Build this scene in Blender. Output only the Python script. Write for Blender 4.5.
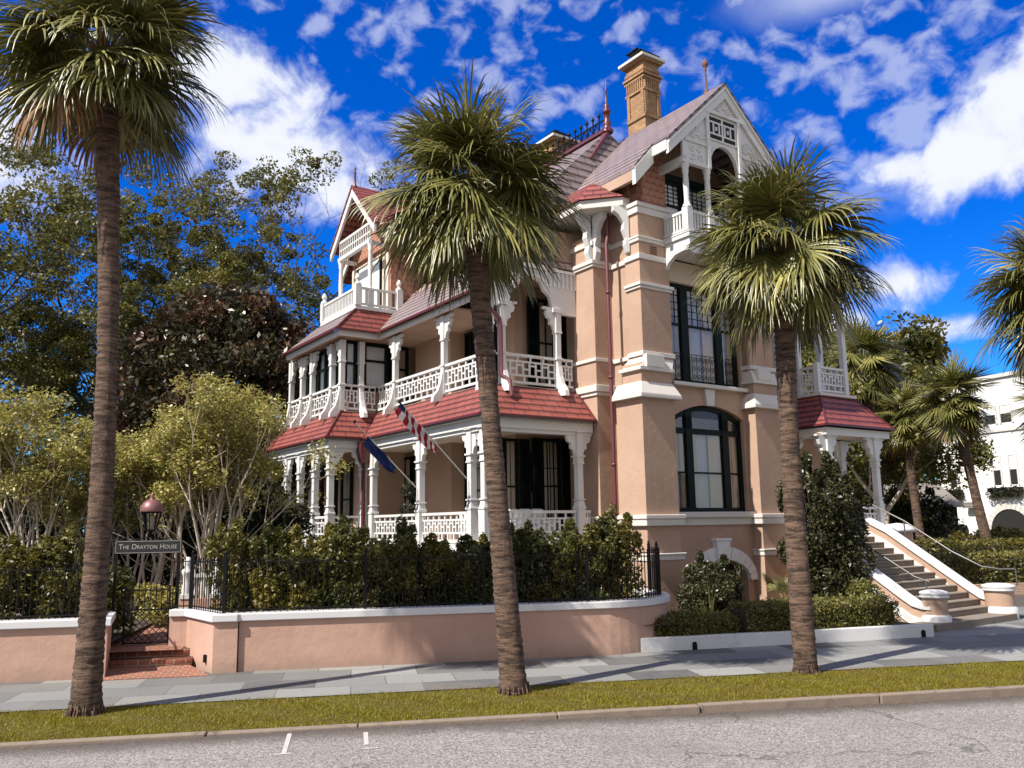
import bpy, math, random
import numpy as np
from mathutils import Matrix, Vector

for _o in list(bpy.data.objects):
    bpy.data.objects.remove(_o, do_unlink=True)
scene = bpy.context.scene
COL = scene.collection
R = math.radians

# ------------------------------------------------------------------ camera
PITCH, ROLL, FPX, EYE = 0.164726, -0.015476, 848.6, 2.8
cam_d = bpy.data.cameras.new('camera')
cam = bpy.data.objects.new('camera', cam_d)
COL.objects.link(cam)
cam_d.sensor_fit = 'HORIZONTAL'
cam_d.sensor_width = 36.0
cam_d.lens = 36.0 * FPX / 1024.0
cam_d.clip_start = 0.1
cam_d.clip_end = 3000.0
_c, _s = math.cos(PITCH), math.sin(PITCH)
_r, _f, _u = Vector((1, 0, 0)), Vector((0, _c, _s)), Vector((0, -_s, _c))
_r2 = math.cos(ROLL) * _r + math.sin(ROLL) * _u
_u2 = -math.sin(ROLL) * _r + math.cos(ROLL) * _u
cam.matrix_world = Matrix(((_r2.x, _u2.x, -_f.x, 0), (_r2.y, _u2.y, -_f.y, 0), (_r2.z, _u2.z, -_f.z, EYE), (0, 0, 0, 1)))
scene.camera = cam
scene.render.resolution_x, scene.render.resolution_y = 1024, 768

# ------------------------------------------------------------------ sun, sky, exposure
SUN_EL, SUN_TRAVEL = R(49.5), R(38.0)          # light travels towards this compass angle (from +X)
sx, sy = -math.cos(SUN_TRAVEL), -math.sin(SUN_TRAVEL)
sun_d = bpy.data.lights.new('sun', 'SUN')
sun_d.energy = 5.0
sun_d.angle = R(0.55)
sun_d.color = (1.0, 0.95, 0.87)
sun = bpy.data.objects.new('sun', sun_d)
COL.objects.link(sun)
sun.location = (-60, -40, 80)
_dir = Vector((-sx * math.cos(SUN_EL), -sy * math.cos(SUN_EL), -math.sin(SUN_EL)))
sun.rotation_euler = _dir.to_track_quat('-Z', 'Y').to_euler()

world = bpy.data.worlds.new('World')
scene.world = world
world.use_nodes = True
wt = world.node_tree
wt.nodes.clear()


def wn(kind, **kw):
    n = wt.nodes.new(kind)
    for k, v in kw.items():
        if k == 'ins':
            for i, val in v.items():
                if hasattr(val, 'is_output'):
                    wt.links.new(val, n.inputs[i])
                else:
                    n.inputs[i].default_value = val
        else:
            setattr(n, k, v)
    return n


def wmath(op, a, b=0.0, c=0.0, clamp=False):
    return wn('ShaderNodeMath', operation=op, use_clamp=clamp, ins={0: a, 1: b, 2: c}).outputs[0]


def wdot(v, d):
    return wn('ShaderNodeVectorMath', operation='DOT_PRODUCT', ins={0: v, 1: d}).outputs['Value']


def smooth(v, a, b):
    return wn('ShaderNodeMapRange', interpolation_type='SMOOTHSTEP', ins={0: v, 1: a, 2: b, 3: 0.0, 4: 1.0}).outputs[0]


w_out = wn('ShaderNodeOutputWorld')
w_bg = wn('ShaderNodeBackground')
w_bg.inputs['Strength'].default_value = 0.05
sky = wn('ShaderNodeTexSky', sky_type='NISHITA', sun_disc=False, sun_elevation=SUN_EL,
         sun_rotation=math.atan2(sx, sy) % (2 * math.pi), air_density=1.0, dust_density=0.25, ozone_density=3.0)
hsv = wn('ShaderNodeHueSaturation', ins={0: 0.51, 1: 1.5, 2: 1.6, 3: 1.0, 4: sky.outputs[0]})
deep = wn('ShaderNodeMix', data_type='RGBA', blend_type='MULTIPLY', ins={0: 1.0, 6: hsv.outputs[0], 7: (0.30, 0.92, 1.45, 1.0)})
DIRV = wn('ShaderNodeTexCoord').outputs['Generated']
sep = wn('ShaderNodeSeparateXYZ', ins={0: DIRV})
# the cloud deck is a plane far above: horizontal direction divided by height
zc = wmath('ADD', wmath('MAXIMUM', sep.outputs[2], 0.0), 0.09)
cp = wn('ShaderNodeCombineXYZ', ins={0: wmath('DIVIDE', sep.outputs[0], zc), 1: wmath('DIVIDE', sep.outputs[1], zc), 2: 0.0}).outputs[0]
n_big = wn('ShaderNodeTexNoise', ins={'Vector': DIRV, 'Scale': 7.0, 'Detail': 8.0, 'Roughness': 0.55}).outputs[0]
n_mid = wn('ShaderNodeTexNoise', ins={'Vector': DIRV, 'Scale': 15.0, 'Detail': 8.0, 'Roughness': 0.6, 'Distortion': 0.6}).outputs[0]
n_fine = wn('ShaderNodeTexNoise', ins={'Vector': DIRV, 'Scale': 21.0, 'Detail': 8.0, 'Roughness': 0.6}).outputs[0]
n_mack = wn('ShaderNodeTexNoise', ins={'Vector': wn('ShaderNodeMapping', ins={'Vector': DIRV, 'Rotation': (0.3, 0.5, 0.2), 'Scale': (1.0, 1.0, 1.35)}).outputs[0], 'Scale': 27.0, 'Detail': 5.0, 'Roughness': 0.5, 'Distortion': 0.3}).outputs[0]
n_mackL = wn('ShaderNodeTexNoise', ins={'Vector': cp, 'Scale': 1.5, 'Detail': 3.0, 'Roughness': 0.5}).outputs[0]


def blob(az, el, rx, ry, tilt=0.0, amp=1.0):
    """1 at the middle of a cloud at this azimuth and elevation (degrees), 0 at its rim"""
    a, e = R(az), R(el)
    c = Vector((math.sin(a) * math.cos(e), math.cos(a) * math.cos(e), math.sin(e)))
    rt = Vector((math.cos(a), -math.sin(a), 0))
    up = rt.cross(c)
    t = R(tilt)
    ax = rt * math.cos(t) + up * math.sin(t)
    ay = -rt * math.sin(t) + up * math.cos(t)
    dc = wmath('MAXIMUM', wdot(DIRV, c), 0.05)
    x = wmath('DIVIDE', wmath('DIVIDE', wdot(DIRV, ax), dc), math.tan(R(rx)))
    y = wmath('DIVIDE', wmath('DIVIDE', wdot(DIRV, ay), dc), math.tan(R(ry)))
    q = wmath('ADD', wmath('MULTIPLY', x, x), wmath('MULTIPLY', y, y))
    return wmath('MULTIPLY', wmath('SUBTRACT', 1.0, wmath('SQRT', q)), amp)


def mx(*vals):
    o = vals[0]
    for v in vals[1:]:
        o = wmath('MAXIMUM', o, v)
    return o


puffs = mx(blob(-15.0, 24.0, 11.0, 5.6, -12), blob(-19.5, 28.0, 6.0, 3.0),
           blob(29.6, 21.0, 6.4, 2.7, 8), blob(33.0, 23.5, 5.5, 3.6, 35), blob(26.0, 21.2, 3.6, 1.9),
           blob(25.6, 14.4, 3.6, 1.7, -5, .50), blob(27.0, 11.3, 2.6, 0.9, 0, .36),
           blob(20.6, 12.3, 3.6, 1.6, 10, .4), blob(-33.0, 22.0, 6.5, 4.5), blob(-44, 30, 9, 6), blob(60, 24, 12, 5), blob(-75, 26, 16, 6), blob(110, 30, 20, 9), blob(-140, 30, 25, 10))
pd = wmath('ADD', puffs, wmath('MULTIPLY', wmath('SUBTRACT', n_big, 0.5), 1.2))
pd = wmath('ADD', pd, wmath('MULTIPLY', wmath('SUBTRACT', n_mid, 0.5), 1.5))
pd = wmath('ADD', pd, wmath('MULTIPLY', wmath('SUBTRACT', n_fine, 0.5), 0.9))
puff_d = smooth(pd, 0.04, 0.70)
region = mx(blob(4.0, 33.0, 24.0, 15.0), blob(22.0, 28.0, 19.0, 10.5), blob(-12.0, 32.0, 19.0, 9.0), blob(25.8, 31.5, 11.0, 3.2))
reg = smooth(region, 0.0, 0.45)
mk = wmath('ADD', wmath('ADD', n_mack, wmath('MULTIPLY', wmath('SUBTRACT', n_mackL, 0.5), 0.75)), wmath('MULTIPLY', wmath('SUBTRACT', n_fine, 0.5), 0.30))
mack_d = wmath('MULTIPLY', wmath('MULTIPLY', smooth(mk, 0.45, 0.68), reg), 0.55)
veil = wmath('MULTIPLY', smooth(wmath('ADD', blob(26.0, 32.3, 12.0, 2.6), wmath('MULTIPLY', wmath('SUBTRACT', n_big, 0.5), 0.9)), 0.05, 0.8), 0.7)
dens = mx(puff_d, mack_d, veil)
dens = wmath('MINIMUM', dens, 0.96)
shade = smooth(wmath('ADD', pd, wmath('MULTIPLY', n_fine, 0.35)), 0.25, 1.05)
ccol = wn('ShaderNodeMix', data_type='RGBA')
wt.links.new(shade, ccol.inputs[0])
ccol.inputs[6].default_value = (8.4, 9.1, 11.8, 1)
ccol.inputs[7].default_value = (11.5, 11.9, 13.0, 1)
cmix = wn('ShaderNodeMix', data_type='RGBA')
wt.links.new(dens, cmix.inputs[0])
# unseen bright cloud behind the camera, added as neutral fill for the shaded front
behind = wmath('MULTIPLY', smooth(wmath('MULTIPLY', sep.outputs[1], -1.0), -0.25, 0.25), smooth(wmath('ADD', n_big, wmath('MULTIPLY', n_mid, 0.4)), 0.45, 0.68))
fill_mix = wn('ShaderNodeMix', data_type='RGBA')
wt.links.new(wmath('MULTIPLY', behind, 0.9), fill_mix.inputs[0])
wt.links.new(deep.outputs[2], fill_mix.inputs[6])
fill_mix.inputs[7].default_value = (9.8, 9.5, 9.3, 1)
wt.links.new(fill_mix.outputs[2], cmix.inputs[6])
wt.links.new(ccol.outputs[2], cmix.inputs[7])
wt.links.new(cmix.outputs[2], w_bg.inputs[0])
wt.links.new(w_bg.outputs[0], w_out.inputs[0])

scene.view_settings.view_transform = 'Standard'
scene.view_settings.look = 'None'
scene.view_settings.gamma = 1.0
scene.view_settings.use_curve_mapping = False
scene.view_settings.exposure = 0.74
scene.render.engine = 'CYCLES'
scene.cycles.max_bounces = 8
scene.cycles.transparent_max_bounces = 16


# ================================================================== helpers
class MB:
    """collects shapes and links them as ONE mesh object"""
    def __init__(self):
        self.v, self.f, self.s = [], [], []
        self.T = None

    def frame(self, o=(0, 0, 0), x=(1, 0, 0), y=(0, 1, 0)):
        X, Y = Vector(x).normalized(), Vector(y).normalized()
        Z = X.cross(Y)
        self.T = Matrix(((X.x, Y.x, Z.x, o[0]), (X.y, Y.y, Z.y, o[1]), (X.z, Y.z, Z.z, o[2]), (0, 0, 0, 1)))
        return self

    def add(self, vs, fs, smooth=False):
        b = len(self.v)
        for p in vs:
            p = Vector(p)
            if self.T is not None:
                p = self.T @ p
            self.v.append((p.x, p.y, p.z))
        for f in fs:
            self.f.append(tuple(b + i for i in f))
            self.s.append(smooth)
        return self

    def box(self, x0, x1, y0, y1, z0, z1):
        if x0 > x1: x0, x1 = x1, x0
        if y0 > y1: y0, y1 = y1, y0
        if z0 > z1: z0, z1 = z1, z0
        return self.add([(x0, y0, z0), (x1, y0, z0), (x1, y1, z0), (x0, y1, z0), (x0, y0, z1), (x1, y0, z1), (x1, y1, z1), (x0, y1, z1)],
                        [(0, 3, 2, 1), (4, 5, 6, 7), (0, 1, 5, 4), (1, 2, 6, 5), (2, 3, 7, 6), (3, 0, 4, 7)])

    def frustum(self, a, z0, b, z1):
        """a, b = (x0,x1,y0,y1) at z0 and z1"""
        return self.add([(a[0], a[2], z0), (a[1], a[2], z0), (a[1], a[3], z0), (a[0], a[3], z0), (b[0], b[2], z1), (b[1], b[2], z1), (b[1], b[3], z1), (b[0], b[3], z1)],
                        [(0, 3, 2, 1), (4, 5, 6, 7), (0, 1, 5, 4), (1, 2, 6, 5), (2, 3, 7, 6), (3, 0, 4, 7)])

    def bar(self, p, q, w, h=None, up=(0, 0, 1)):
        """rectangular bar from p to q"""
        h = h or w
        p, q = Vector(p), Vector(q)
        d = (q - p).normalized()
        u = Vector(up)
        if abs(d.dot(u)) > 0.98: u = Vector((1, 0, 0))
        sd = d.cross(u).normalized() * (w / 2)
        u2 = sd.cross(d).normalized() * (h / 2)
        vs = [p - sd - u2, p + sd - u2, p + sd + u2, p - sd + u2, q - sd - u2, q + sd - u2, q + sd + u2, q - sd + u2]
        return self.add(vs, [(0, 3, 2, 1), (4, 5, 6, 7), (0, 1, 5, 4), (1, 2, 6, 5), (2, 3, 7, 6), (3, 0, 4, 7)])

    def prism(self, poly, a, b, axis='y'):
        """2-D outline pushed from a to b along the axis; outline given in the other two axes"""
        n = len(poly)
        def mk(p, t):
            if axis == 'y': return (p[0], t, p[1])
            if axis == 'x': return (t, p[0], p[1])
            return (p[0], p[1], t)
        vs = [mk(p, a) for p in poly] + [mk(p, b) for p in poly]
        fs = [tuple(range(n)), tuple(range(2 * n - 1, n - 1, -1))]
        for i in range(n):
            j = (i + 1) % n
            fs.append((i, i + n, j + n, j))
        return self.add(vs, fs)

    def poly(self, pts):
        return self.add(pts, [tuple(range(len(pts)))])

    def tube(self, pts, rad, seg=8, caps=True):
        pts = [Vector(p) for p in pts]
        if not hasattr(rad, '__len__'): rad = [rad] * len(pts)
        vs, fs = [], []
        n = None
        for i, p in enumerate(pts):
            d = (pts[min(i + 1, len(pts) - 1)] - pts[max(i - 1, 0)])
            if d.length < 1e-9: d = Vector((0, 0, 1))
            d.normalize()
            if n is None:
                n = d.orthogonal().normalized()
            else:
                n = (n - d * n.dot(d))
                n = n.normalized() if n.length > 1e-6 else d.orthogonal().normalized()
            b = d.cross(n)
            for k in range(seg):
                t = 2 * math.pi * k / seg
                vs.append(p + (n * math.cos(t) + b * math.sin(t)) * rad[i])
        for i in range(len(pts) - 1):
            for k in range(seg):
                k2 = (k + 1) % seg
                fs.append((i * seg + k, i * seg + k2, (i + 1) * seg + k2, (i + 1) * seg + k))
        self.add(vs, fs, True)
        if caps:
            m = (len(pts) - 1) * seg
            self.add(vs[:seg], [tuple(range(seg - 1, -1, -1))])
            self.add(vs[m:], [tuple(range(seg))])
        return self

    def lathe(self, c, prof, seg=16):
        """prof = [(radius, z)] about the vertical through c"""
        vs, fs = [], []
        for r, z in prof:
            for k in range(seg):
                t = 2 * math.pi * k / seg
                vs.append((c[0] + r * math.cos(t), c[1] + r * math.sin(t), c[2] + z))
        for i in range(len(prof) - 1):
            for k in range(seg):
                k2 = (k + 1) % seg
                fs.append((i * seg + k, i * seg + k2, (i + 1) * seg + k2, (i + 1) * seg + k))
        return self.add(vs, fs, True)

    def build(self, name, m, parent=None, bevel=0.0):
        return raw(name, np.array(self.v, dtype=float).reshape(-1, 3), self.f, m, parent, np.array(self.s, dtype=bool), bevel)


def raw(name, V, F, m, parent=None, smooth=None, bevel=0.0):
    me = bpy.data.meshes.new(name)
    V = np.asarray(V, dtype=np.float32)
    if isinstance(F, np.ndarray):
        nf, k = F.shape
        tot = np.full(nf, k, dtype=np.int32)
        idx = F.reshape(-1).astype(np.int32)
    else:
        nf = len(F)
        tot = np.array([len(f) for f in F], dtype=np.int32)
        idx = np.array([i for f in F for i in f], dtype=np.int32)
    start = np.concatenate(([0], np.cumsum(tot)[:-1])).astype(np.int32)
    me.vertices.add(len(V)); me.vertices.foreach_set('co', V.reshape(-1))
    me.loops.add(len(idx)); me.loops.foreach_set('vertex_index', idx)
    me.polygons.add(nf)
    me.polygons.foreach_set('loop_start', start)
    me.polygons.foreach_set('loop_total', tot)
    if smooth is not None and len(smooth) == nf:
        me.polygons.foreach_set('use_smooth', smooth)
    me.update(calc_edges=True)
    # UVs in metres: across the face horizontally, and up its slope
    nrm = np.empty(nf * 3, dtype=np.float32)
    me.polygons.foreach_get('normal', nrm)
    nrm = nrm.reshape(-1, 3)
    hx = np.stack([-nrm[:, 1], nrm[:, 0], np.zeros(nf)], axis=1)
    ln = np.linalg.norm(hx, axis=1)
    flat = ln < 0.05
    hx[flat] = (1, 0, 0); ln[flat] = 1
    hx /= ln[:, None]
    vy = np.cross(nrm, hx)
    pf = np.repeat(np.arange(nf), tot)
    P = V[idx]
    uv = np.stack([(P * hx[pf]).sum(1), (P * vy[pf]).sum(1)], axis=1).astype(np.float32)
    ul = me.uv_layers.new(name='metres')
    ul.data.foreach_set('uv', uv.reshape(-1))
    me.materials.append(m)
    o = bpy.data.objects.new(name, me)
    COL.objects.link(o)
    if parent is not None:
        o.parent = parent
    if bevel > 0:
        b = o.modifiers.new('bevel', 'BEVEL')
        b.width = bevel; b.segments = 2; b.limit_method = 'ANGLE'; b.angle_limit = R(40)
    return o


def thing(name, label, cat, loc=(0, 0, 0), rotz=0.0, group=None):
    o = bpy.data.objects.new(name, None)
    COL.objects.link(o)
    o.location = loc
    o.rotation_euler = (0, 0, rotz)
    o.empty_display_size = 0.3
    o['label'] = label; o['category'] = cat
    if group: o['group'] = group
    return o


def tag(o, label=None, cat=None, group=None, kind=None):
    if label: o['label'] = label
    if cat: o['category'] = cat
    if group: o['group'] = group
    if kind: o['kind'] = kind
    return o


def dup(root, loc, rotz=0.0, scale=(1, 1, 1), label=None, group=None):
    r = root.copy(); COL.objects.link(r)
    r.location = loc; r.rotation_euler = (0, 0, rotz); r.scale = scale
    if label: r['label'] = label
    if group: r['group'] = group
    for ch in list(root.children):
        c = ch.copy(); COL.objects.link(c); c.parent = r
        for g in list(ch.children):
            d = g.copy(); COL.objects.link(d); d.parent = c
    return r


# ------------------------------------------------------------------ materials
def mat(name):
    m = bpy.data.materials.new(name)
    m.use_nodes = True
    nt = m.node_tree
    return m, nt, nt.nodes['Principled BSDF'], nt.nodes['Material Output']


def N(nt, kind, ins=None, **kw):
    n = nt.nodes.new(kind)
    for k, v in kw.items(): setattr(n, k, v)
    for i, val in (ins or {}).items():
        if hasattr(val, 'is_output'): nt.links.new(val, n.inputs[i])
        else: n.inputs[i].default_value = val
    return n


def rgb(nt, fac, a, b):
    n = N(nt, 'ShaderNodeMix', data_type='RGBA')
    if hasattr(fac, 'is_output'): nt.links.new(fac, n.inputs[0])
    else: n.inputs[0].default_value = fac
    for i, c in ((6, a), (7, b)):
        if hasattr(c, 'is_output'): nt.links.new(c, n.inputs[i])
        else: n.inputs[i].default_value = (*c, 1)
    return n.outputs[2]


def M_(nt, op, a, b=0.0, c=0.0):
    return N(nt, 'ShaderNodeMath', {0: a, 1: b, 2: c}, operation=op).outputs[0]


def ramp(nt, v, a, b, interp='SMOOTHSTEP'):
    return N(nt, 'ShaderNodeMapRange', {0: v, 1: a, 2: b, 3: 0.0, 4: 1.0}, interpolation_type=interp).outputs[0]


def noise(nt, scale, detail=5.0, rough=0.55, vec=None, dist=0.0):
    if vec is None: vec = N(nt, 'ShaderNodeNewGeometry').outputs['Position']
    return N(nt, 'ShaderNodeTexNoise', {'Vector': vec, 'Scale': scale, 'Detail': detail, 'Roughness': rough, 'Distortion': dist}).outputs[0]


def bump(nt, bs, h, strength=0.3, dist=0.02):
    b = N(nt, 'ShaderNodeBump', {'Strength': strength, 'Distance': dist, 'Height': h})
    nt.links.new(b.outputs[0], bs.inputs['Normal'])


def plain(name, c, rough=0.6, vary=0.12, scale=3.0, bmp=0.1, bscale=60.0, metal=0.0, spec=0.5, dirt=None):
    m, nt, bs, out = mat(name)
    nz = noise(nt, scale)
    col = rgb(nt, nz, tuple(x * (1 - vary) for x in c), tuple(min(1, x * (1 + vary)) for x in c))
    if dirt:
        st = ramp(nt, noise(nt, scale * 0.45, 8.0, 0.65), 0.56, 0.74)
        col = rgb(nt, M_(nt, 'MULTIPLY', st, dirt[3]), col, dirt[:3]) if False else rgb_fac(nt, st, dirt, col)
    nt.links.new(col, bs.inputs['Base Color'])
    bs.inputs['Roughness'].default_value = rough
    bs.inputs['Metallic'].default_value = metal
    bs.inputs['Specular IOR Level'].default_value = spec
    if bmp: bump(nt, bs, noise(nt, bscale, 4.0), bmp, 0.01)
    return m


def rgb_fac(nt, st, dirt, col):
    return rgb(nt, M_(nt, 'MULTIPLY', st, dirt[3]), col, dirt[:3])


def stucco(name, c, c2, damp=False):
    m, nt, bs, out = mat(name)
    a = ramp(nt, noise(nt, 0.55, 6.0, 0.6), 0.35, 0.7)
    col = rgb(nt, a, c, c2)
    pos = N(nt, 'ShaderNodeNewGeometry').outputs['Position']
    st = N(nt, 'ShaderNodeMapping', {'Vector': pos, 'Scale': (2.6, 2.6, 0.16)}).outputs[0]
    streak = ramp(nt, noise(nt, 1.3, 6.0, 0.65, st), 0.55, 0.78)
    col = rgb(nt, M_(nt, 'MULTIPLY', streak, 0.36), col, tuple(x * 0.55 for x in c))
    if damp:
        zz = N(nt, 'ShaderNodeSeparateXYZ', {0: pos}).outputs[2]
        dm = ramp(nt, M_(nt, 'ADD', zz, M_(nt, 'MULTIPLY', noise(nt, 2.2, 7.0, 0.7), 0.7)), 0.78, 0.42)
        col = rgb(nt, M_(nt, 'MULTIPLY', dm, 0.45), col, (0.20, 0.15, 0.115))
    fine = ramp(nt, noise(nt, 38.0, 3.0), 0.3, 0.7)
    col = rgb(nt, M_(nt, 'MULTIPLY', fine, 0.10), col, tuple(x * 0.6 for x in c))
    nt.links.new(col, bs.inputs['Base Color'])
    bs.inputs['Roughness'].default_value = 0.88
    bs.inputs['Specular IOR Level'].default_value = 0.2
    h = M_(nt, 'ADD', M_(nt, 'MULTIPLY', noise(nt, 5.0, 5.0, 0.6), 1.0), M_(nt, 'MULTIPLY', noise(nt, 55.0, 4.0, 0.6), 0.28))
    bump(nt, bs, h, 0.30, 0.04)
    return m


def uvn(nt):
    return N(nt, 'ShaderNodeUVMap', uv_map='metres').outputs[0]


def brick(name, c1, c2, mortar, bw, bh, ms=0.008, offset=0.5, rough=0.8, bmp=0.5, vary=0.3, squash=1.0):
    m, nt, bs, out = mat(name)
    bt = N(nt, 'ShaderNodeTexBrick', {'Vector': uvn(nt), 'Color1': (*c1, 1), 'Color2': (*c2, 1), 'Mortar': (*mortar, 1), 'Scale': 1.0,
                                     'Mortar Size': ms, 'Mortar Smooth': 0.15, 'Bias': 0.0, 'Brick Width': bw, 'Row Height': bh})
    bt.offset = offset
    nz = ramp(nt, noise(nt, 1.6, 7.0, 0.65), 0.3, 0.75)
    col = rgb(nt, M_(nt, 'MULTIPLY', nz, vary), bt.outputs[0], tuple(x * 0.35 for x in c1))
    n2 = noise(nt, 40.0, 4.0)
    col = rgb(nt, M_(nt, 'MULTIPLY', ramp(nt, n2, 0.45, 0.75), 0.25), col, tuple(min(1, x * 1.5) for x in c2))
    nt.links.new(col, bs.inputs['Base Color'])
    bs.inputs['Roughness'].default_value = rough
    h = M_(nt, 'ADD', M_(nt, 'SUBTRACT', 1.0, bt.outputs['Fac']), M_(nt, 'MULTIPLY', n2, 0.15))
    bump(nt, bs, h, bmp, 0.02)
    return m


def slate_roof(name, c1, c2, gap, bw=0.34, bh=0.17, vary=0.25, rough=0.55, seam=0.02, low0=.16, ms=.006):
    """courses of tile: each course tilts up to its lower edge, with a dark line under it"""
    m, nt, bs, out = mat(name)
    uv = uvn(nt)
    bt = N(nt, 'ShaderNodeTexBrick', {'Vector': uv, 'Color1': (*c1, 1), 'Color2': (*c2, 1), 'Mortar': (*gap, 1), 'Scale': 1.0,
                                     'Mortar Size': ms, 'Mortar Smooth': 0.1, 'Bias': 0.1, 'Brick Width': bw, 'Row Height': bh})
    sp = N(nt, 'ShaderNodeSeparateXYZ', {0: uv})
    fr = M_(nt, 'FRACT', M_(nt, 'DIVIDE', sp.outputs[1], bh))
    low = ramp(nt, fr, low0, 0.03)
    nz = ramp(nt, noise(nt, 1.1, 7.0, 0.65), 0.35, 0.75)
    col = rgb(nt, M_(nt, 'MULTIPLY', nz, vary), bt.outputs[0], tuple(min(1, x * 1.45 + 0.02) for x in c1))
    hi = M_(nt, 'MULTIPLY', ramp(nt, fr, low0 + .02, low0 + .1), ramp(nt, fr, low0 + .4, low0 + .1))  # light highlight painted along the lower edge of each course
    col = rgb(nt, M_(nt, 'MULTIPLY', hi, 0.35), col, tuple(min(1, x * 1.7 + .02) for x in c1))
    col = rgb(nt, M_(nt, 'MULTIPLY', low, 0.85), col, gap)
    nt.links.new(col, bs.inputs['Base Color'])
    bs.inputs['Roughness'].default_value = rough
    bs.inputs['Specular IOR Level'].default_value = 0.35
    h = M_(nt, 'ADD', M_(nt, 'SUBTRACT', 1.0, fr), M_(nt, 'MULTIPLY', M_(nt, 'SUBTRACT', 1.0, bt.outputs['Fac']), 0.4))
    bump(nt, bs, h, 0.6, 0.03)
    return m


def fishscale(name, c1, c2, line, wdt=0.26, hgt=0.2):
    m, nt, bs, out = mat(name)
    uv = uvn(nt)
    sp = N(nt, 'ShaderNodeSeparateXYZ', {0: uv})
    ry = M_(nt, 'DIVIDE', sp.outputs[1], hgt)
    row = M_(nt, 'FLOOR', ry)
    fy = M_(nt, 'SUBTRACT', ry, row)
    odd = M_(nt, 'MULTIPLY', M_(nt, 'MODULO', row, 2.0), 0.5)
    rx = M_(nt, 'ADD', M_(nt, 'DIVIDE', sp.outputs[0], wdt), odd)
    fx = M_(nt, 'SUBTRACT', M_(nt, 'SUBTRACT', rx, M_(nt, 'FLOOR', rx)), 0.5)
    arc = M_(nt, 'SUBTRACT', 0.62, M_(nt, 'MULTIPLY', M_(nt, 'SQRT', M_(nt, 'MAXIMUM', M_(nt, 'SUBTRACT', 0.25, M_(nt, 'MULTIPLY', fx, fx)), 0.0)), 1.24))
    d = M_(nt, 'SUBTRACT', fy, arc)
    ln = M_(nt, 'MULTIPLY', ramp(nt, d, -0.32, -0.02), ramp(nt, d, 0.12, -0.02))
    col = rgb(nt, noise(nt, 4.0, 6.0, 0.7), c1, c2)
    col = rgb(nt, M_(nt, 'MULTIPLY', ln, 0.8), col, line)
    nt.links.new(col, bs.inputs['Base Color'])
    bs.inputs['Roughness'].default_value = 0.85
    bump(nt, bs, M_(nt, 'SUBTRACT', 1.0, ln), 0.5, 0.03)
    return m


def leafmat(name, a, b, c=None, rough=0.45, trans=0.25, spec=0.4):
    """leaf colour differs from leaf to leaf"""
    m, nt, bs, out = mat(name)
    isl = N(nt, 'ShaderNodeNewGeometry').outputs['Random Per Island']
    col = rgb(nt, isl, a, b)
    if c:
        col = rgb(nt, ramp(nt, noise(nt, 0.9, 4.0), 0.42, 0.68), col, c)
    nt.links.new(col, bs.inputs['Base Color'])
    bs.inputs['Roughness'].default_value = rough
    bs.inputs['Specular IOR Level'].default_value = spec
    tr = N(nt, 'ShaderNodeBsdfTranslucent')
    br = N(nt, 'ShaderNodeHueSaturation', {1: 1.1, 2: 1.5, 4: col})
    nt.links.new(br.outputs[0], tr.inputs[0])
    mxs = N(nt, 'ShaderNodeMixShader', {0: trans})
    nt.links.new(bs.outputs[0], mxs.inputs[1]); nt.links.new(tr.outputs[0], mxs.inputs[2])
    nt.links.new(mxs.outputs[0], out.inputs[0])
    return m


def glass(name, tint=(1, 1, 1), rough=0.02, base=0.04):
    m, nt, bs, out = mat(name)
    tr = N(nt, 'ShaderNodeBsdfTransparent', {0: (*tint, 1)})
    gl = N(nt, 'ShaderNodeBsdfGlossy', {0: (1, 1, 1, 1), 1: rough})
    wob = noise(nt, 1.3, 2.0)
    bp = N(nt, 'ShaderNodeBump', {'Strength': 0.06, 'Distance': 0.05, 'Height': wob})
    nt.links.new(bp.outputs[0], gl.inputs['Normal'])
    fr = N(nt, 'ShaderNodeFresnel', {0: 1.5})
    k = M_(nt, 'ADD', M_(nt, 'MULTIPLY', fr.outputs[0], 1.5), base)
    mxs = N(nt, 'ShaderNodeMixShader', {0: k})
    nt.links.new(tr.outputs[0], mxs.inputs[1]); nt.links.new(gl.outputs[0], mxs.inputs[2])
    nt.links.new(mxs.outputs[0], out.inputs[0])
    return m


MT = {}
MT['stucco'] = stucco('pink_stucco', (0.44, 0.30, 0.22), (0.38, 0.25, 0.185))
MT['gstucco'] = stucco('garden_wall_stucco', (0.47, 0.30, 0.23), (0.41, 0.25, 0.19), damp=True)
MT['cream'] = stucco('cream_stucco', (0.66, 0.56, 0.45), (0.6, 0.5, 0.4))
MT['white'] = plain('white_paint', (0.60, 0.59, 0.57), 0.5, 0.05, 2.0, 0.06, 30, dirt=(0.42, 0.38, 0.32, 0.35))
MT['trim'] = plain('white_trim_stone', (0.57, 0.53, 0.49), 0.7, 0.08, 3.0, 0.2, 40, dirt=(0.38, 0.32, 0.27, 0.5))
MT['marble'] = plain('veined_marble', (0.72, 0.71, 0.71), 0.45, 0.1, 2.0, 0.05, 30, dirt=(0.25, 0.25, 0.28, 0.7))
MT['green'] = plain('dark_green_paint', (0.004, 0.009, 0.007), 0.45, 0.2, 4.0, 0.05, 40, spec=0.12)
MT['iron'] = plain('black_iron', (0.004, 0.004, 0.005), 0.6, 0.3, 8.0, 0.1, 60, spec=0.2)
MT['redpaint'] = plain('dark_red_paint', (0.10, 0.018, 0.020), 0.4, 0.15, 4.0, 0.05, 40)
MT['pipe'] = plain('plum_red_paint', (0.115, 0.030, 0.038), 0.4, 0.12, 4.0, 0.05, 40)
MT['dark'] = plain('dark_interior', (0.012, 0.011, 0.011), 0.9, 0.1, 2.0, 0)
MT['curtain'] = plain('cream_curtain', (0.72, 0.64, 0.52), 0.9, 0.08, 4.0, 0.1, 20)
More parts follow.
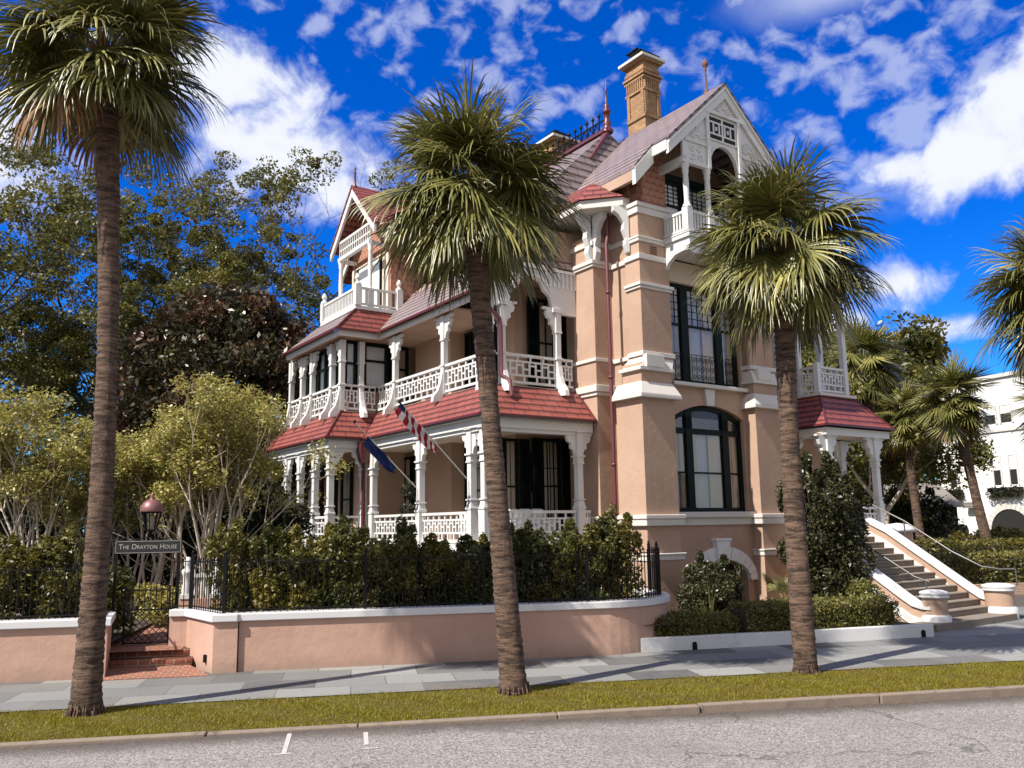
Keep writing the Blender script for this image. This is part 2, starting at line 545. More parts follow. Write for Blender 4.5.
MT['blind'] = plain('grey_white_blind', (0.74, 0.76, 0.78), 0.8, 0.06, 1.0, 0.05, 20)
MT['sheer'] = plain('blue_grey_sheer', (0.50, 0.56, 0.64), 0.8, 0.06, 1.0, 0.05, 20)
MT['glass'] = glass('window_glass')
MT['blueglass'] = plain('blue_leaded_glass', (0.004, 0.016, 0.05), 0.12, 0.3, 4.0, 0.1, 6.0)
MT['redroof'] = slate_roof('red_tile_roof', (0.22, 0.055, 0.042), (0.16, 0.040, 0.033), (0.035, 0.008, 0.009), 0.46, 0.25, low0=.32, ms=.018)
MT['roof'] = slate_roof('brown_purple_slates', (0.205, 0.160, 0.160), (0.16, 0.122, 0.123), (0.014, 0.007, 0.008), 0.45, 0.3, low0=.34, ms=.012)
MT['scale'] = fishscale('fish_scale_tiles', (0.42, 0.20, 0.135), (0.34, 0.155, 0.10), (0.09, 0.035, 0.025))
MT['brick'] = brick('golden_brick', (0.46, 0.26, 0.115), (0.30, 0.15, 0.065), (0.20, 0.15, 0.10), 0.26, 0.10, 0.013, vary=0.45)
MT['redbrick'] = brick('red_brick_paving', (0.27, 0.085, 0.045), (0.20, 0.06, 0.035), (0.30, 0.24, 0.17), 0.22, 0.11, 0.012)
MT['lowbrick'] = brick('tan_brick', (0.42, 0.26, 0.17), (0.34, 0.2, 0.13), (0.4, 0.34, 0.28), 0.24, 0.09, 0.012)
MT['stone'] = plain('brown_stone_steps', (0.19, 0.155, 0.12), 0.85, 0.2, 5.0, 0.4, 30, dirt=(0.08, 0.07, 0.055, 0.8))
MT['kerb'] = plain('kerb_concrete', (0.20, 0.155, 0.12), 0.9, 0.25, 6.0, 0.5, 30, dirt=(0.06, 0.05, 0.04, 0.8))
MT['capwhite'] = plain('white_wall_cap', (0.56, 0.55, 0.55), 0.6, 0.06, 3.0, 0.1, 30, dirt=(0.25, 0.23, 0.20, 0.65))
MT['soil'] = plain('garden_soil', (0.045, 0.032, 0.022), 0.95, 0.4, 6.0, 0.8, 18)
MT['bark'] = plain('oak_bark', (0.075, 0.060, 0.048), 0.95, 0.4, 5.0, 0.9, 16)
MT['palestem'] = plain('pale_stem_bark', (0.46, 0.39, 0.31), 0.85, 0.25, 8.0, 0.5, 30)
MT['brownwood'] = plain('brown_leaf_base', (0.16, 0.075, 0.045), 0.9, 0.4, 12.0, 0.6, 40)
MT['signblack'] = plain('black_sign_board', (0.012, 0.012, 0.013), 0.55, 0.2, 5.0, 0.05, 40)
MT['signink'] = plain('pale_sign_lettering', (0.36, 0.33, 0.29), 0.6, 0.05, 5.0, 0)
MT['copper'] = plain('dusty_pink_copper', (0.20, 0.085, 0.08), 0.45, 0.2, 6.0, 0.1, 30, metal=0.3)
MT['cushion'] = plain('white_cushion_cloth', (0.74, 0.72, 0.70), 0.9, 0.06, 5.0, 0.2, 60)
MT['opening_dark'] = plain('opening_black', (0.01, 0.01, 0.01), 0.8, 0.2)
MT['steel'] = plain('grey_steel_tube', (0.13, 0.125, 0.12), 0.4, 0.15, 5.0, 0.0, 40, metal=0.7)
MT['whitebld'] = stucco('white_stucco', (0.78, 0.77, 0.74), (0.7, 0.69, 0.66))
MT['shed'] = slate_roof('grey_shingle', (0.2, 0.18, 0.16), (0.16, 0.14, 0.13), (0.05, 0.045, 0.04), 0.4, 0.2)


def street_coords(nt, pos):
    """metres along and across the street"""
    a = R(10.6)
    dx = N(nt, 'ShaderNodeVectorMath', {0: pos, 1: (math.cos(a), math.sin(a), 0)}, operation='DOT_PRODUCT').outputs['Value']
    dy = N(nt, 'ShaderNodeVectorMath', {0: pos, 1: (-math.sin(a), math.cos(a), 0)}, operation='DOT_PRODUCT').outputs['Value']
    return N(nt, 'ShaderNodeCombineXYZ', {0: dx, 1: dy, 2: 0.0}).outputs[0]


def paving():
    m, nt, bs, out = mat('bluestone_slabs')
    uv = N(nt, 'ShaderNodeNewGeometry').outputs['Position']
    mp = street_coords(nt, uv)
    bt = N(nt, 'ShaderNodeTexBrick', {'Vector': mp, 'Color1': (0.25, 0.25, 0.235, 1), 'Color2': (0.075, 0.073, 0.07, 1), 'Mortar': (0.085, 0.08, 0.07, 1), 'Scale': 1.0,
                                     'Mortar Size': 0.010, 'Mortar Smooth': 0.2, 'Bias': 0.0, 'Brick Width': 1.22, 'Row Height': 0.86})
    bt.offset = 0.5
    a = ramp(nt, noise(nt, 1.1, 8.0, 0.65), 0.35, 0.72)
    col = rgb(nt, M_(nt, 'MULTIPLY', a, 0.25), bt.outputs[0], (0.20, 0.20, 0.188))
    st = ramp(nt, noise(nt, 0.45, 8.0, 0.7), 0.52, 0.7)
    col = rgb(nt, M_(nt, 'MULTIPLY', st, 0.35), col, (0.26, 0.20, 0.15))
    f = noise(nt, 30, 6.0, 0.7)
    col = rgb(nt, M_(nt, 'MULTIPLY', ramp(nt, f, 0.5, 0.75), 0.35), col, (0.12, 0.12, 0.12))
    nt.links.new(col, bs.inputs['Base Color'])
    bs.inputs['Roughness'].default_value = 0.75
    bump(nt, bs, M_(nt, 'ADD', M_(nt, 'SUBTRACT', 1.0, bt.outputs['Fac']), M_(nt, 'MULTIPLY', noise(nt, 9, 6, 0.65), 0.5)), 0.35, 0.015)
    return m


def asphalt():
    m, nt, bs, out = mat('pale_asphalt')
    pos = N(nt, 'ShaderNodeNewGeometry').outputs['Position']
    vo = N(nt, 'ShaderNodeTexVoronoi', {'Vector': pos, 'Scale': 60.0}, feature='F1')
    sp = N(nt, 'ShaderNodeSeparateColor', {0: vo.outputs['Color']})
    col = rgb(nt, ramp(nt, sp.outputs[0], 0.1, 0.95), (0.09, 0.082, 0.075), (0.36, 0.33, 0.305))
    fine = noise(nt, 130.0, 4.0, 0.7)
    col = rgb(nt, M_(nt, 'MULTIPLY', ramp(nt, fine, 0.45, 0.7), 0.5), col, (0.33, 0.305, 0.28))
    pat = ramp(nt, noise(nt, 0.5, 7.0, 0.62), 0.40, 0.70)
    col = rgb(nt, M_(nt, 'MULTIPLY', pat, 0.38), col, (0.15, 0.135, 0.125))
    rot = street_coords(nt, pos)
    wear = N(nt, 'ShaderNodeMapping', {'Vector': rot, 'Scale': (0.12, 1.6, 1.0)}).outputs[0]
    wr = ramp(nt, noise(nt, 1.2, 5.0, 0.6, wear), 0.5, 0.75)
    col = rgb(nt, M_(nt, 'MULTIPLY', wr, 0.3), col, (0.16, 0.145, 0.135))
    nn_ = M_(nt, 'SUBTRACT', N(nt, 'ShaderNodeSeparateXYZ', {0: rot}).outputs[1], 17.463)
    gut = M_(nt, 'MULTIPLY', ramp(nt, M_(nt, 'ADD', nn_, M_(nt, 'MULTIPLY', noise(nt, 1.3, 7.0, 0.7), 0.6)), -5.5, -4.75), 0.9)
    col = rgb(nt, gut, col, (0.06, 0.045, 0.035))
    # cracks
    wp = N(nt, 'ShaderNodeVectorMath', {0: pos, 1: N(nt, 'ShaderNodeTexNoise', {'Vector': pos, 'Scale': 1.5, 'Detail': 5.0}).outputs['Color']}, operation='ADD').outputs[0]
    ve = N(nt, 'ShaderNodeTexVoronoi', {'Vector': wp, 'Scale': 0.33}, feature='DISTANCE_TO_EDGE').outputs['Distance']
    cr = M_(nt, 'MULTIPLY', ramp(nt, ve, 0.012, 0.002), ramp(nt, noise(nt, 0.4, 3.0), 0.45, 0.6))
    col = rgb(nt, M_(nt, 'MULTIPLY', cr, 0.75), col, (0.05, 0.045, 0.04))
    nt.links.new(col, bs.inputs['Base Color'])
    bs.inputs['Roughness'].default_value = 0.9
    bump(nt, bs, M_(nt, 'SUBTRACT', M_(nt, 'ADD', vo.outputs['Distance'], M_(nt, 'MULTIPLY', fine, 0.4)), cr), 0.7, 0.012)
    return m


def turf():
    m, nt, bs, out = mat('mown_turf')
    col = rgb(nt, ramp(nt, noise(nt, 2.2, 7.0, 0.65), 0.3, 0.7), (0.07, 0.058, 0.006), (0.12, 0.095, 0.010))
    dirt = ramp(nt, noise(nt, 1.0, 7.0, 0.7), 0.60, 0.75)
    col = rgb(nt, M_(nt, 'MULTIPLY', dirt, 0.5), col, (0.10, 0.07, 0.04))
    nt.links.new(col, bs.inputs['Base Color'])
    bs.inputs['Roughness'].default_value = 0.95
    bump(nt, bs, noise(nt, 60, 5.0, 0.7), 0.8, 0.03)
    return m


MT['paving'] = paving()
MT['asphalt'] = asphalt()
MT['turf'] = turf()
MT['grass'] = leafmat('grass_blades', (0.11, 0.10, 0.004), (0.28, 0.235, 0.012), (0.19, 0.14, 0.012), 0.5, 0.3)
MT['paint_line'] = plain('worn_road_paint', (0.42, 0.40, 0.37), 0.8, 0.2, 12.0, 0.3, 60, dirt=(0.18, 0.165, 0.15, 0.9))


def palm_trunk_mat():
    m, nt, bs, out = mat('palm_bark')
    pos = N(nt, 'ShaderNodeNewGeometry').outputs['Position']
    mp = N(nt, 'ShaderNodeMapping', {'Vector': pos, 'Scale': (3.0, 3.0, 17.0)}).outputs[0]
    rings = noise(nt, 1.0, 6.0, 0.7, mp)
    mp2 = N(nt, 'ShaderNodeMapping', {'Vector': pos, 'Scale': (26.0, 26.0, 6.0)}).outputs[0]
    fib = noise(nt, 1.0, 5.0, 0.7, mp2)
    col = rgb(nt, ramp(nt, rings, 0.36, 0.62), (0.026, 0.014, 0.009), (0.145, 0.088, 0.058))
    col = rgb(nt, M_(nt, 'MULTIPLY', ramp(nt, fib, 0.55, 0.72), 0.45), col, (0.26, 0.19, 0.145))
    nt.links.new(col, bs.inputs['Base Color'])
    bs.inputs['Roughness'].default_value = 0.92
    bump(nt, bs, M_(nt, 'ADD', rings, M_(nt, 'MULTIPLY', fib, 0.5)), 0.9, 0.05)
    return m


MT['palmbark'] = palm_trunk_mat()
MT['frond'] = leafmat('palm_leaf', (0.035, 0.040, 0.010), (0.31, 0.28, 0.085), (0.10, 0.10, 0.024), 0.36, 0.06, 0.5)
MT['deadfrond'] = leafmat('dead_palm_leaf', (0.16, 0.075, 0.035), (0.30, 0.17, 0.09), None, 0.8, 0.2)
MT['oakleaf'] = leafmat('oak_leaf', (0.045, 0.053, 0.014), (0.135, 0.125, 0.032), (0.165, 0.145, 0.03), 0.5, 0.25)
MT['magleaf'] = leafmat('magnolia_leaf', (0.02, 0.024, 0.010), (0.05, 0.045, 0.018), (0.12, 0.06, 0.03), 0.35, 0.08)
MT['myrtleleaf'] = leafmat('myrtle_leaf', (0.15, 0.145, 0.032), (0.46, 0.40, 0.14), None, 0.45, 0.28)
MT['hedgeleaf'] = leafmat('hedge_leaf', (0.03, 0.040, 0.010), (0.09, 0.092, 0.022), (0.17, 0.14, 0.03), 0.4, 0.2)
MT['yhedge'] = leafmat('yellow_green_hedge_leaf', (0.055, 0.055, 0.012), (0.17, 0.145, 0.03), None, 0.4, 0.22)
MT['boxleaf'] = leafmat('clipped_hedge_leaf', (0.06, 0.066, 0.013), (0.19, 0.165, 0.038), None, 0.45, 0.2)
MT['holly'] = leafmat('glossy_holly_leaf', (0.018, 0.022, 0.009), (0.07, 0.066, 0.022), None, 0.42, 0.08, 0.45)
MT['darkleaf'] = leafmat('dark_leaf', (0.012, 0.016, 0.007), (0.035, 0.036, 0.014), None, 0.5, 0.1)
MT['cycad'] = leafmat('strap_leaf', (0.12, 0.12, 0.04), (0.30, 0.28, 0.12), None, 0.4, 0.25)

# ================================================================== the street
SA = R(10.6)
SV, NV, SO = Vector((math.cos(SA), math.sin(SA), 0)), Vector((-math.sin(SA), math.cos(SA), 0)), Vector((-5.32, 16.77, 0))


def ST(s, n, z=0.0):
    """s metres along the pavement, n metres back from the garden wall"""
    p = SO + SV * s + NV * n
    return (p.x, p.y, z)


def structure(name, V, F, m):
    o = raw(name, V, F, m)
    o['kind'] = 'structure'
    return o


structure('ground', [(-900, -600, -0.05), (900, -600, -0.05), (900, 1400, -0.05), (-900, 1400, -0.05)], [(0, 1, 2, 3)], MT['turf'])


def road_z(s):
    t = min(1, max(0, (9.0 - s) / 7.0))
    return 0.085 * t * t * (3 - 2 * t)


V, F = [], []
ss = [-300, -60] + [i * 1.0 for i in range(-20, 31)] + [80, 300]
for s in ss:
    z = road_z(s)
    V += [ST(s, -30, z), ST(s, -4.96, z)]
for i in range(len(ss) - 1):
    F.append((2 * i, 2 * i + 2, 2 * i + 3, 2 * i + 1))
structure('road', V, F, MT['asphalt'])
structure('side_road', [ST(15.5, 5.6, .02), ST(300, 5.6, .02), ST(300, 10.4, .02), ST(15.5, 10.4, .02)], [(0, 1, 2, 3)], MT['asphalt'])
structure('pavement', [ST(-300, -2.75, .12), ST(300, -2.75, .12), ST(300, 5.8, .12), ST(7.6, 5.8, .12), ST(7.6, .3, .12), ST(-300, .3, .12)], [(0, 1, 2, 3, 4, 5)], MT['paving'])
structure('lawn_strip', [ST(-300, -4.88, .10), ST(300, -4.88, .10), ST(300, -2.72, .105), ST(-300, -2.72, .105)], [(0, 1, 2, 3)], MT['turf'])
rng = random.Random(4)
mb = MB()
s = -60.0
while s < 60:
    L = rng.uniform(1.9, 3.4)
    a, b = ST(s + .012, -4.92), ST(s + L - .012, -4.92)
    dz, dn = rng.uniform(-.012, .006), rng.uniform(-.012, .012)
    mb.frame(ST(s, -5.0 + dn, 0), SV, NV)
    mb.box(.008, L - .008, 0, .15, -.05, .125 + dz)
    s += L
o = mb.build('kerb', MT['kerb'], None, .018)
o['kind'] = 'structure'


def road_mark(name, s, n0, n1, w, tl, label):
    mb = MB()
    zs = road_z(s) + .006
    mb.v = [ST(s, n0, zs), ST(s + w, n0, zs), ST(s + w + tl, n1, zs), ST(s + tl, n1, zs)]
    mb.f = [(0, 1, 2, 3)]; mb.s = [False]
    o = mb.build(name, MT['paint_line'])
    o['kind'] = 'structure'


for s0, n0, n1, w_, tl in ((1.32, -6.15, -5.12, .06, .0), (2.32, -5.98, -5.3, .06, .0), (1.24, -6.2, -6.15, .2, 0), (2.29, -6.19, -6.15, .2, 0), (7.9, -6.9, -6.86, .16, 0)):
    road_mark('parking_line', s0, n0, n1, w_, tl, None)

# mown grass blades on the lawn strip
def grass_blades(n, s0, s1, n0, n1, seed, hmin, hmax, wid):
    g = np.random.default_rng(seed)
    s_ = g.uniform(s0, s1, n); n_ = g.uniform(n0, n1, n)
    cx = SO.x + SV.x * s_ + NV.x * n_; cy = SO.y + SV.y * s_ + NV.y * n_
    th = g.uniform(0, 2 * np.pi, n); h = g.uniform(hmin, hmax, n) * (0.75 + 0.5 * np.sin(s_ * 1.7 + n_ * 2.1) ** 2)
    dx, dy = np.cos(th) * wid, np.sin(th) * wid
    lx, ly = g.normal(0, .5, n) * h, g.normal(0, .5, n) * h
    z = np.full(n, .098)
    V = np.stack([np.stack([cx - dx, cy - dy, z], 1), np.stack([cx + dx, cy + dy, z], 1), np.stack([cx + lx, cy + ly, z + h], 1)], 1).reshape(-1, 3)
    return V, np.arange(n * 3).reshape(-1, 3)


V, F = grass_blades(150000, -9, 19, -4.86, -2.68, 3, .015, .05, .006)
tag(raw('grass', V, F, MT['grass']), 'short yellow green mown grass on the strip between kerb and pavement', 'grass', kind='stuff')

# garden soil behind the wall, and the bed in front of the house
structure('garden_soil', [ST(-60, .2, .62), ST(-2.55, .2, .62), ST(-2.55, 16, .62), ST(-60, 16, .62)], [(0, 1, 2, 3)], MT['soil'])
structure('garden_bed', [ST(-.25, .3, .66), ST(9.1, .3, .66), ST(9.1, 6.0, .66), ST(-1.0, 6, .66), ST(-1.0, 1.75, .66)], [(0, 1, 2, 3, 4)], MT['soil'])
structure('garden_ground', [ST(-60, 5.9, .60), ST(6, 5.9, .60), ST(2, 60, .60), ST(-60, 60, .60)], [(0, 1, 2, 3)], MT['soil'])
structure('garden_path', [ST(-2.75, .95, .46), ST(-1.2, .95, .46), ST(-1.0, 6, .62), ST(-2.9, 6, .62)], [(0, 1, 2, 3)], MT['redbrick'])
mb = MB().frame(ST(0, 0, 0), SV, NV)
mb.add([(-2.4, -.25, .126), (-.44, -.25, .126), (-1.0, .78, .2), (-2.5, .78, .2)], [(0, 1, 2, 3)])
mb.box(-2.5, -.95, .72, 1.15, .1, .31)
mb.box(-2.55, -1.05, 1.12, 1.55, .1, .457)
structure('brick_steps', mb.v, mb.f, MT['redbrick'])


# ------------------------------------------------------------------ walls that follow a path
def offset(path, d):
    out = []
    for i, p in enumerate(path):
        a = Vector(path[max(i - 1, 0)]); b = Vector(path[min(i + 1, len(path) - 1)]); q = Vector(p)
        t1 = (q - a); t2 = (b - q)
        if t1.length < 1e-6: t1 = t2
        if t2.length < 1e-6: t2 = t1
        t1.normalize(); t2.normalize()
        n1, n2 = Vector((-t1.y, t1.x)), Vector((-t2.y, t2.x))
        m_ = (n1 + n2)
        m_ = m_.normalized() / max(.5, m_.normalized().dot(n1))
        out.append((q.x + m_.x * d, q.y + m_.y * d))
    return out


def path_wall(mb, path, d0, d1, z0, z1):
    a, b = offset(path, d0), offset(path, d1)
    mb.T = None
    n = len(path)
    vs = []
    for (p, q) in zip(a, b):
        vs += [ST(p[0], p[1], z0), ST(q[0], q[1], z0), ST(q[0], q[1], z1), ST(p[0], p[1], z1)]
    fs = []
    for i in range(n - 1):
        for k in range(4):
            fs.append((4 * i + k, 4 * i + (k + 1) % 4, 4 * i + 4 + (k + 1) % 4, 4 * i + 4 + k))
    fs += [(3, 2, 1, 0), (4 * n - 4, 4 * n - 3, 4 * n - 2, 4 * n - 1)]
    mb.add(vs, fs)


curve = [(7.2 + 2.13 * math.sin(R(a)), 2.1 - 2.04 * math.cos(R(a))) for a in range(0, 91, 6)]
RW = [(-1.52, 1.42), (-1.17, 1.36), (-.44, 0.0), (0.0, 0.0)]
RW2 = [(0.02, .07)] + [(x, .07) for x in (2.4, 4.8, 7.0)] + curve[1:] + [(9.33, 3.4)]
t = thing('garden_wall', 'pink stucco garden wall with white cap, curving round at its right end', 'wall', ST(0, 0, 0))
t.location = (0, 0, 0)
mb = MB(); path_wall(mb, RW, 0, .3, .0, 1.06); mb.build('gate_pier', MT['gstucco'], t)
mb = MB(); path_wall(mb, RW2, 0, .3, .0, 1.055); mb.build('wall_body', MT['gstucco'], t)
mb = MB(); path_wall(mb, RW, -.06, .36, 1.06, 1.2); path_wall(mb, [(-.06, .0)] + RW2, -.055, .36, 1.058, 1.198); mb.build('wall_cap', MT['capwhite'], t, .015)
mb = MB().frame(ST(-.62, .33, .36), SV, NV); mb.box(-.03, .03, -.08, .0, -.07, .07); mb.build('vent_hole', MT['iron'], t)
LW = [(-40, 0.0), (-2.33, 0.0), (-2.6, 1.36), (-2.75, 1.42)]
t = thing('garden_wall', 'pink stucco garden wall with white cap left of the gate, behind the leftmost palm trunk', 'wall')
mb = MB(); path_wall(mb, LW, 0, .3, .0, 1.06); mb.build('wall_body', MT['gstucco'], t)
mb = MB(); path_wall(mb, LW, -.06, .36, 1.06, 1.2); mb.build('wall_cap', MT['capwhite'], t, .015)


# ------------------------------------------------------------------ iron fences
def resample(path, step):
    pts, out = [Vector(p) for p in path], []
    acc = 0.0
    for a, b in zip(pts, pts[1:]):
        L = (b - a).length
        d = acc
        while d < L:
            out.append(a + (b - a) * (d / L)); d += step
        acc = d - L
    return out


def iron_fence(path, ztop, label, posts):
    t = thing('iron_fence', label, 'fence')
    zb = 1.19
    mb = MB()
    for p in resample(path, .115):
        mb.frame(ST(p.x, p.y, 0), SV, NV)
        mb.box(-.0085, .0085, -.0085, .0085, zb, ztop)
    mb.build('pickets', MT['iron'], t)
    for z in (zb + .07, ztop - .08):
        mb = MB()
        for a, b in zip(path, path[1:]):
            mb.bar(ST(a[0], a[1], z), ST(b[0], b[1], z), .035, .022)
        mb.build('rail', MT['iron'], t)
    for p in posts:
        mb = MB().frame(ST(p[0], p[1], 0), SV, NV)
        mb.box(-.028, .028, -.028, .028, zb, ztop + .07)
        mb.lathe((0, 0, ztop + .07), [(.0, .07), (.028, .05), (.034, .025), (.02, 0)], 8)
        mb.build('post', MT['iron'], t)


fp = [(-1.5, 1.52), (-1.12, 1.45), (-.36, .2), (.0, .2)] + [(x, .2) for x in (2.4, 4.8, 7.0)] + [(7.2 + 1.98 * math.sin(R(a)), 2.1 - 1.9 * math.cos(R(a))) for a in range(6, 91, 7)] + [(9.18, 2.5)]
iron_fence(fp, 2.24, 'black iron picket fence on the white cap of the wall below the veranda', [(-1.12, 1.45), (-.3, .2), (2.4, .2), (4.8, .2), (7.0, .2), (9.16, 1.9), (9.18, 2.5)])
iron_fence([(-14, .2), (-2.5, .2), (-2.72, 1.3)], 2.18, 'black iron picket fence on the wall left of the gate', [(-12, .2), (-9.6, .2), (-7.2, .2), (-4.8, .2), (-2.5, .2)])

# gate with its sign and lantern
g = thing('iron_gate', 'narrow black iron gate with diamond lattice below and pickets above', 'gate', ST(-2.01, 1.62, .46), SA)
w2 = .45
mb = MB()
mb.box(-w2, -w2 + .035, -.015, .015, .05, 1.22); mb.box(w2 - .035, w2, -.015, .015, .05, 1.22)
for z in (.06, .72): mb.box(-w2, w2, -.013, .013, z, z + .03)
mb.bar((-w2, 0, 1.13), (w2, 0, 1.13), .025)
mb.build('gate_frame', MT['iron'], g)
mb = MB()
for i in range(8):
    x = -w2 + .06 + i * (2 * w2 - .12) / 7
    mb.box(x - .008, x + .008, -.008, .008, .74, 1.26 + .04 * math.cos(x * 3.2))
mb.build('pickets', MT['iron'], g)
mb = MB()
for k in range(-6, 8):
    for sg in (1, -1):
        x0 = k * .13; pts = []
        a = Vector((x0, 0, .09)); b = Vector((x0 + sg * .63, 0, .72))
        # clip to the frame
        def clip(p, q):
            d = q - p; t0, t1 = 0.0, 1.0
            for lo in (-w2,):
                if d.x > 0: t0 = max(t0, (lo - p.x) / d.x); t1 = min(t1, (w2 - p.x) / d.x)
                else: t0 = max(t0, (w2 - p.x) / d.x); t1 = min(t1, (lo - p.x) / d.x)
            return (p + d * t0, p + d * t1) if t1 > t0 + .02 else None
        c = clip(a, b)
        if c: mb.bar(c[0] + Vector((0, .004 * sg, 0)), c[1] + Vector((0, .004 * sg, 0)), .014, .012)
mb.build('lattice', MT['iron'], g)

t = thing('gate_sign', 'black name board with pale lettering on two iron posts over the gate', 'sign', ST(-2.06, 1.72, .46), SA)
for x in (-.63, .6):
    mb = MB(); mb.box(x - .025, x + .025, -.025, .025, 0, 2.12); mb.build('post', MT['iron'], t)
mb = MB(); mb.box(-.66, .66, -.035, .035, 1.87, 2.14); mb.build('board', MT['signblack'], t, .006)
mb = MB()
for z in (1.885, 2.118): mb.box(-.64, .64, -.041, -.035, z, z + .008)
for x in (-.645, .637): mb.box(x, x + .008, -.041, -.035, 1.893, 2.118)
mb.build('border_line', MT['signink'], t)


def lettering(name, txt, parent, loc, size, m, extr=.004):
    cu = bpy.data.curves.new(name, 'FONT')
    cu.body = txt; cu.size = size; cu.extrude = extr; cu.align_x = 'LEFT'; cu.align_y = 'CENTER'
    tmp = bpy.data.objects.new(name + '_curve', cu)
    COL.objects.link(tmp)
    dg = bpy.context.evaluated_depsgraph_get()
    me = bpy.data.meshes.new_from_object(tmp.evaluated_get(dg))
    bpy.data.objects.remove(tmp, do_unlink=True)
    me.materials.clear(); me.materials.append(m)
    me.transform(Matrix.Rotation(R(90), 4, 'X'))
    o = bpy.data.objects.new(name, me); COL.objects.link(o)
    o.parent = parent; o.location = loc
    return o


# small capitals: initials larger than the rest, set to the width of the board
WORDS = (('T', .15), ('HE', .112), (' ', .05), ('D', .15), ('RAYTON', .112), (' ', .05), ('H', .15), ('OUSE', .112))
made, x = [], 0.0
for txt, size in WORDS:
    if txt == ' ':
        x += size
        continue
    o = lettering('lettering', txt, t, (0, 0, 0), size, MT['signink'])
    xs = [v.co.x for v in o.data.vertices]
    made.append((o, x - min(xs), size)); x += max(xs) - min(xs) + .016
k = 1.16 / x
for o, ox, size in made:
    o.location = (-.58 + ox * k, -.038, 2.005 + (.004 if size > .13 else -.006)); o.scale = (k, 1, 1)
mb = MB()
mb.tube([(-.63, 0, 2.12), (-.5, 0, 2.2), (-.25, 0, 2.16), (0, 0, 2.22), (.25, 0, 2.16), (.5, 0, 2.2), (.6, 0, 2.12)], .012, 6)
mb.build('scroll_bracket', MT['iron'], t)

t = thing('gate_lantern', 'glass lantern with a dusty pink dome cap over the name board', 'lantern', ST(-2.04, 1.72, 2.66), SA)
mb = MB(); mb.lathe((0, 0, 0), [(.0, 0), (.03, .0), (.03, .1), (.09, .12), (.09, .14), (0, .14)], 12); mb.build('base', MT['iron'], t)
mb = MB(); mb.lathe((0, 0, .14), [(.10, 0), (.165, .31)], 8); mb.build('pane', MT['glass'], t)
mb = MB()
for k in range(8):
    a = k * math.pi / 4
    mb.bar((.10 * math.cos(a), .10 * math.sin(a), .14), (.168 * math.cos(a), .168 * math.sin(a), .45), .014)
mb.lathe((0, 0, .44), [(.15, 0), (.18, .0), (.18, .025), (.15, .025)], 16)
mb.build('frame', MT['iron'], t)
mb = MB(); mb.lathe((0, 0, .465), [(.20, 0), (.205, .02), (.195, .09), (.15, .17), (.075, .215), (.04, .23), (.05, .25), (.03, .275), (.045, .30), (.02, .33), (0, .36)], 20); mb.build('dome_cap', MT['copper'], t)
t.scale = (1.15, 1.15, 1.15)
mb = MB(); mb.lathe((0, 0, .14), [(.03, 0), (.045, .1), (.05, .2), (.03, .24), (0, .25)], 10); mb.build('burner', MT['signink'], t)

# white planter kerb in front of the house bed, and its soil
t = thing('planter_kerb', 'low white kerb edging the planted bed in front of the pink house', 'kerb')
PK = [(7.9, .26), (10.4, .36), (12.8, .5), (15.35, .68)]
mb = MB(); path_wall(mb, PK, 0, .17, .0, .40); mb.build('kerb_body', MT['capwhite'], t, .015)
mb = MB(); path_wall(mb, PK + [(15.9, 1.0)], -.0, .2, .4, .405)
for s_, n_ in ((9.35, .315), (15.05, .655)):
    mb2 = MB().frame(ST(s_, n_, .21), SV, NV)
    mb2.prism([(-.05, -.09), (.05, -.09), (.05, .03), (.03, .07), (-.03, .07), (-.05, .03)], -.022, .03, 'y')
    mb2.build('drain_hole', MT['iron'], t)
structure('planting_bed', [ST(7.5, .35, .34), ST(15.35, .75, .34), ST(15.2, 3.2, .34), ST(12, 9, .34), ST(7.5, 8, .34)], [(0, 1, 2, 3, 4)], MT['soil'])

# right-hand background: low brick edging and clipped hedge
t = tag(MB().frame(ST(17.0, 10.4, 0), SV, NV).box(0, 60, 0, .25, 0, .42).build('brick_edging', MT['lowbrick']), 'low tan brick edging wall under the long clipped hedge', 'wall')

# ================================================================== the house
YAW = 0.59968
HO = (3.52775, 23.1145, 0.0)
AV, BV = Vector((math.cos(YAW), math.sin(YAW), 0)), Vector((-math.sin(YAW), math.cos(YAW), 0))


def HW(u, v, z=0.0):
    """house coordinates (along the street front, back into the plot) to the world"""
    p = Vector(HO) + AV * u + BV * v
    return (p.x, p.y, z)


H = thing('mansion', 'three storey pink stucco mansion with red roofed white verandas and brick chimneys', 'house', HO, YAW)
LEFT = dict(x=(0, -1, 0), y=(1, 0, 0))          # a wall that faces left: local x runs along -v, y into the wall


def part(name, mb, m, bevel=0.0, parent=None):
    return mb.build(name, MT[m], parent or H, bevel)


def P(name, m, *boxes, bevel=0.0, parent=None):
    mb = MB()
    for b in boxes: mb.box(*b)
    return part(name, mb, m, bevel, parent)


# ------------------------------------------------------------------ main walls
P('wall', 'stucco', (.40, 5.6, .95, 3.89, 0, 11.6))
P('wall', 'stucco', (-1.5, 5.9, 3.9, 16, 0, 12.1))
P('wall', 'stucco', (.40, 1.3, .1, .95, 0, 11.6)); P('wall', 'stucco', (4.62, 5.62, .1, .95, 0, 11.6))
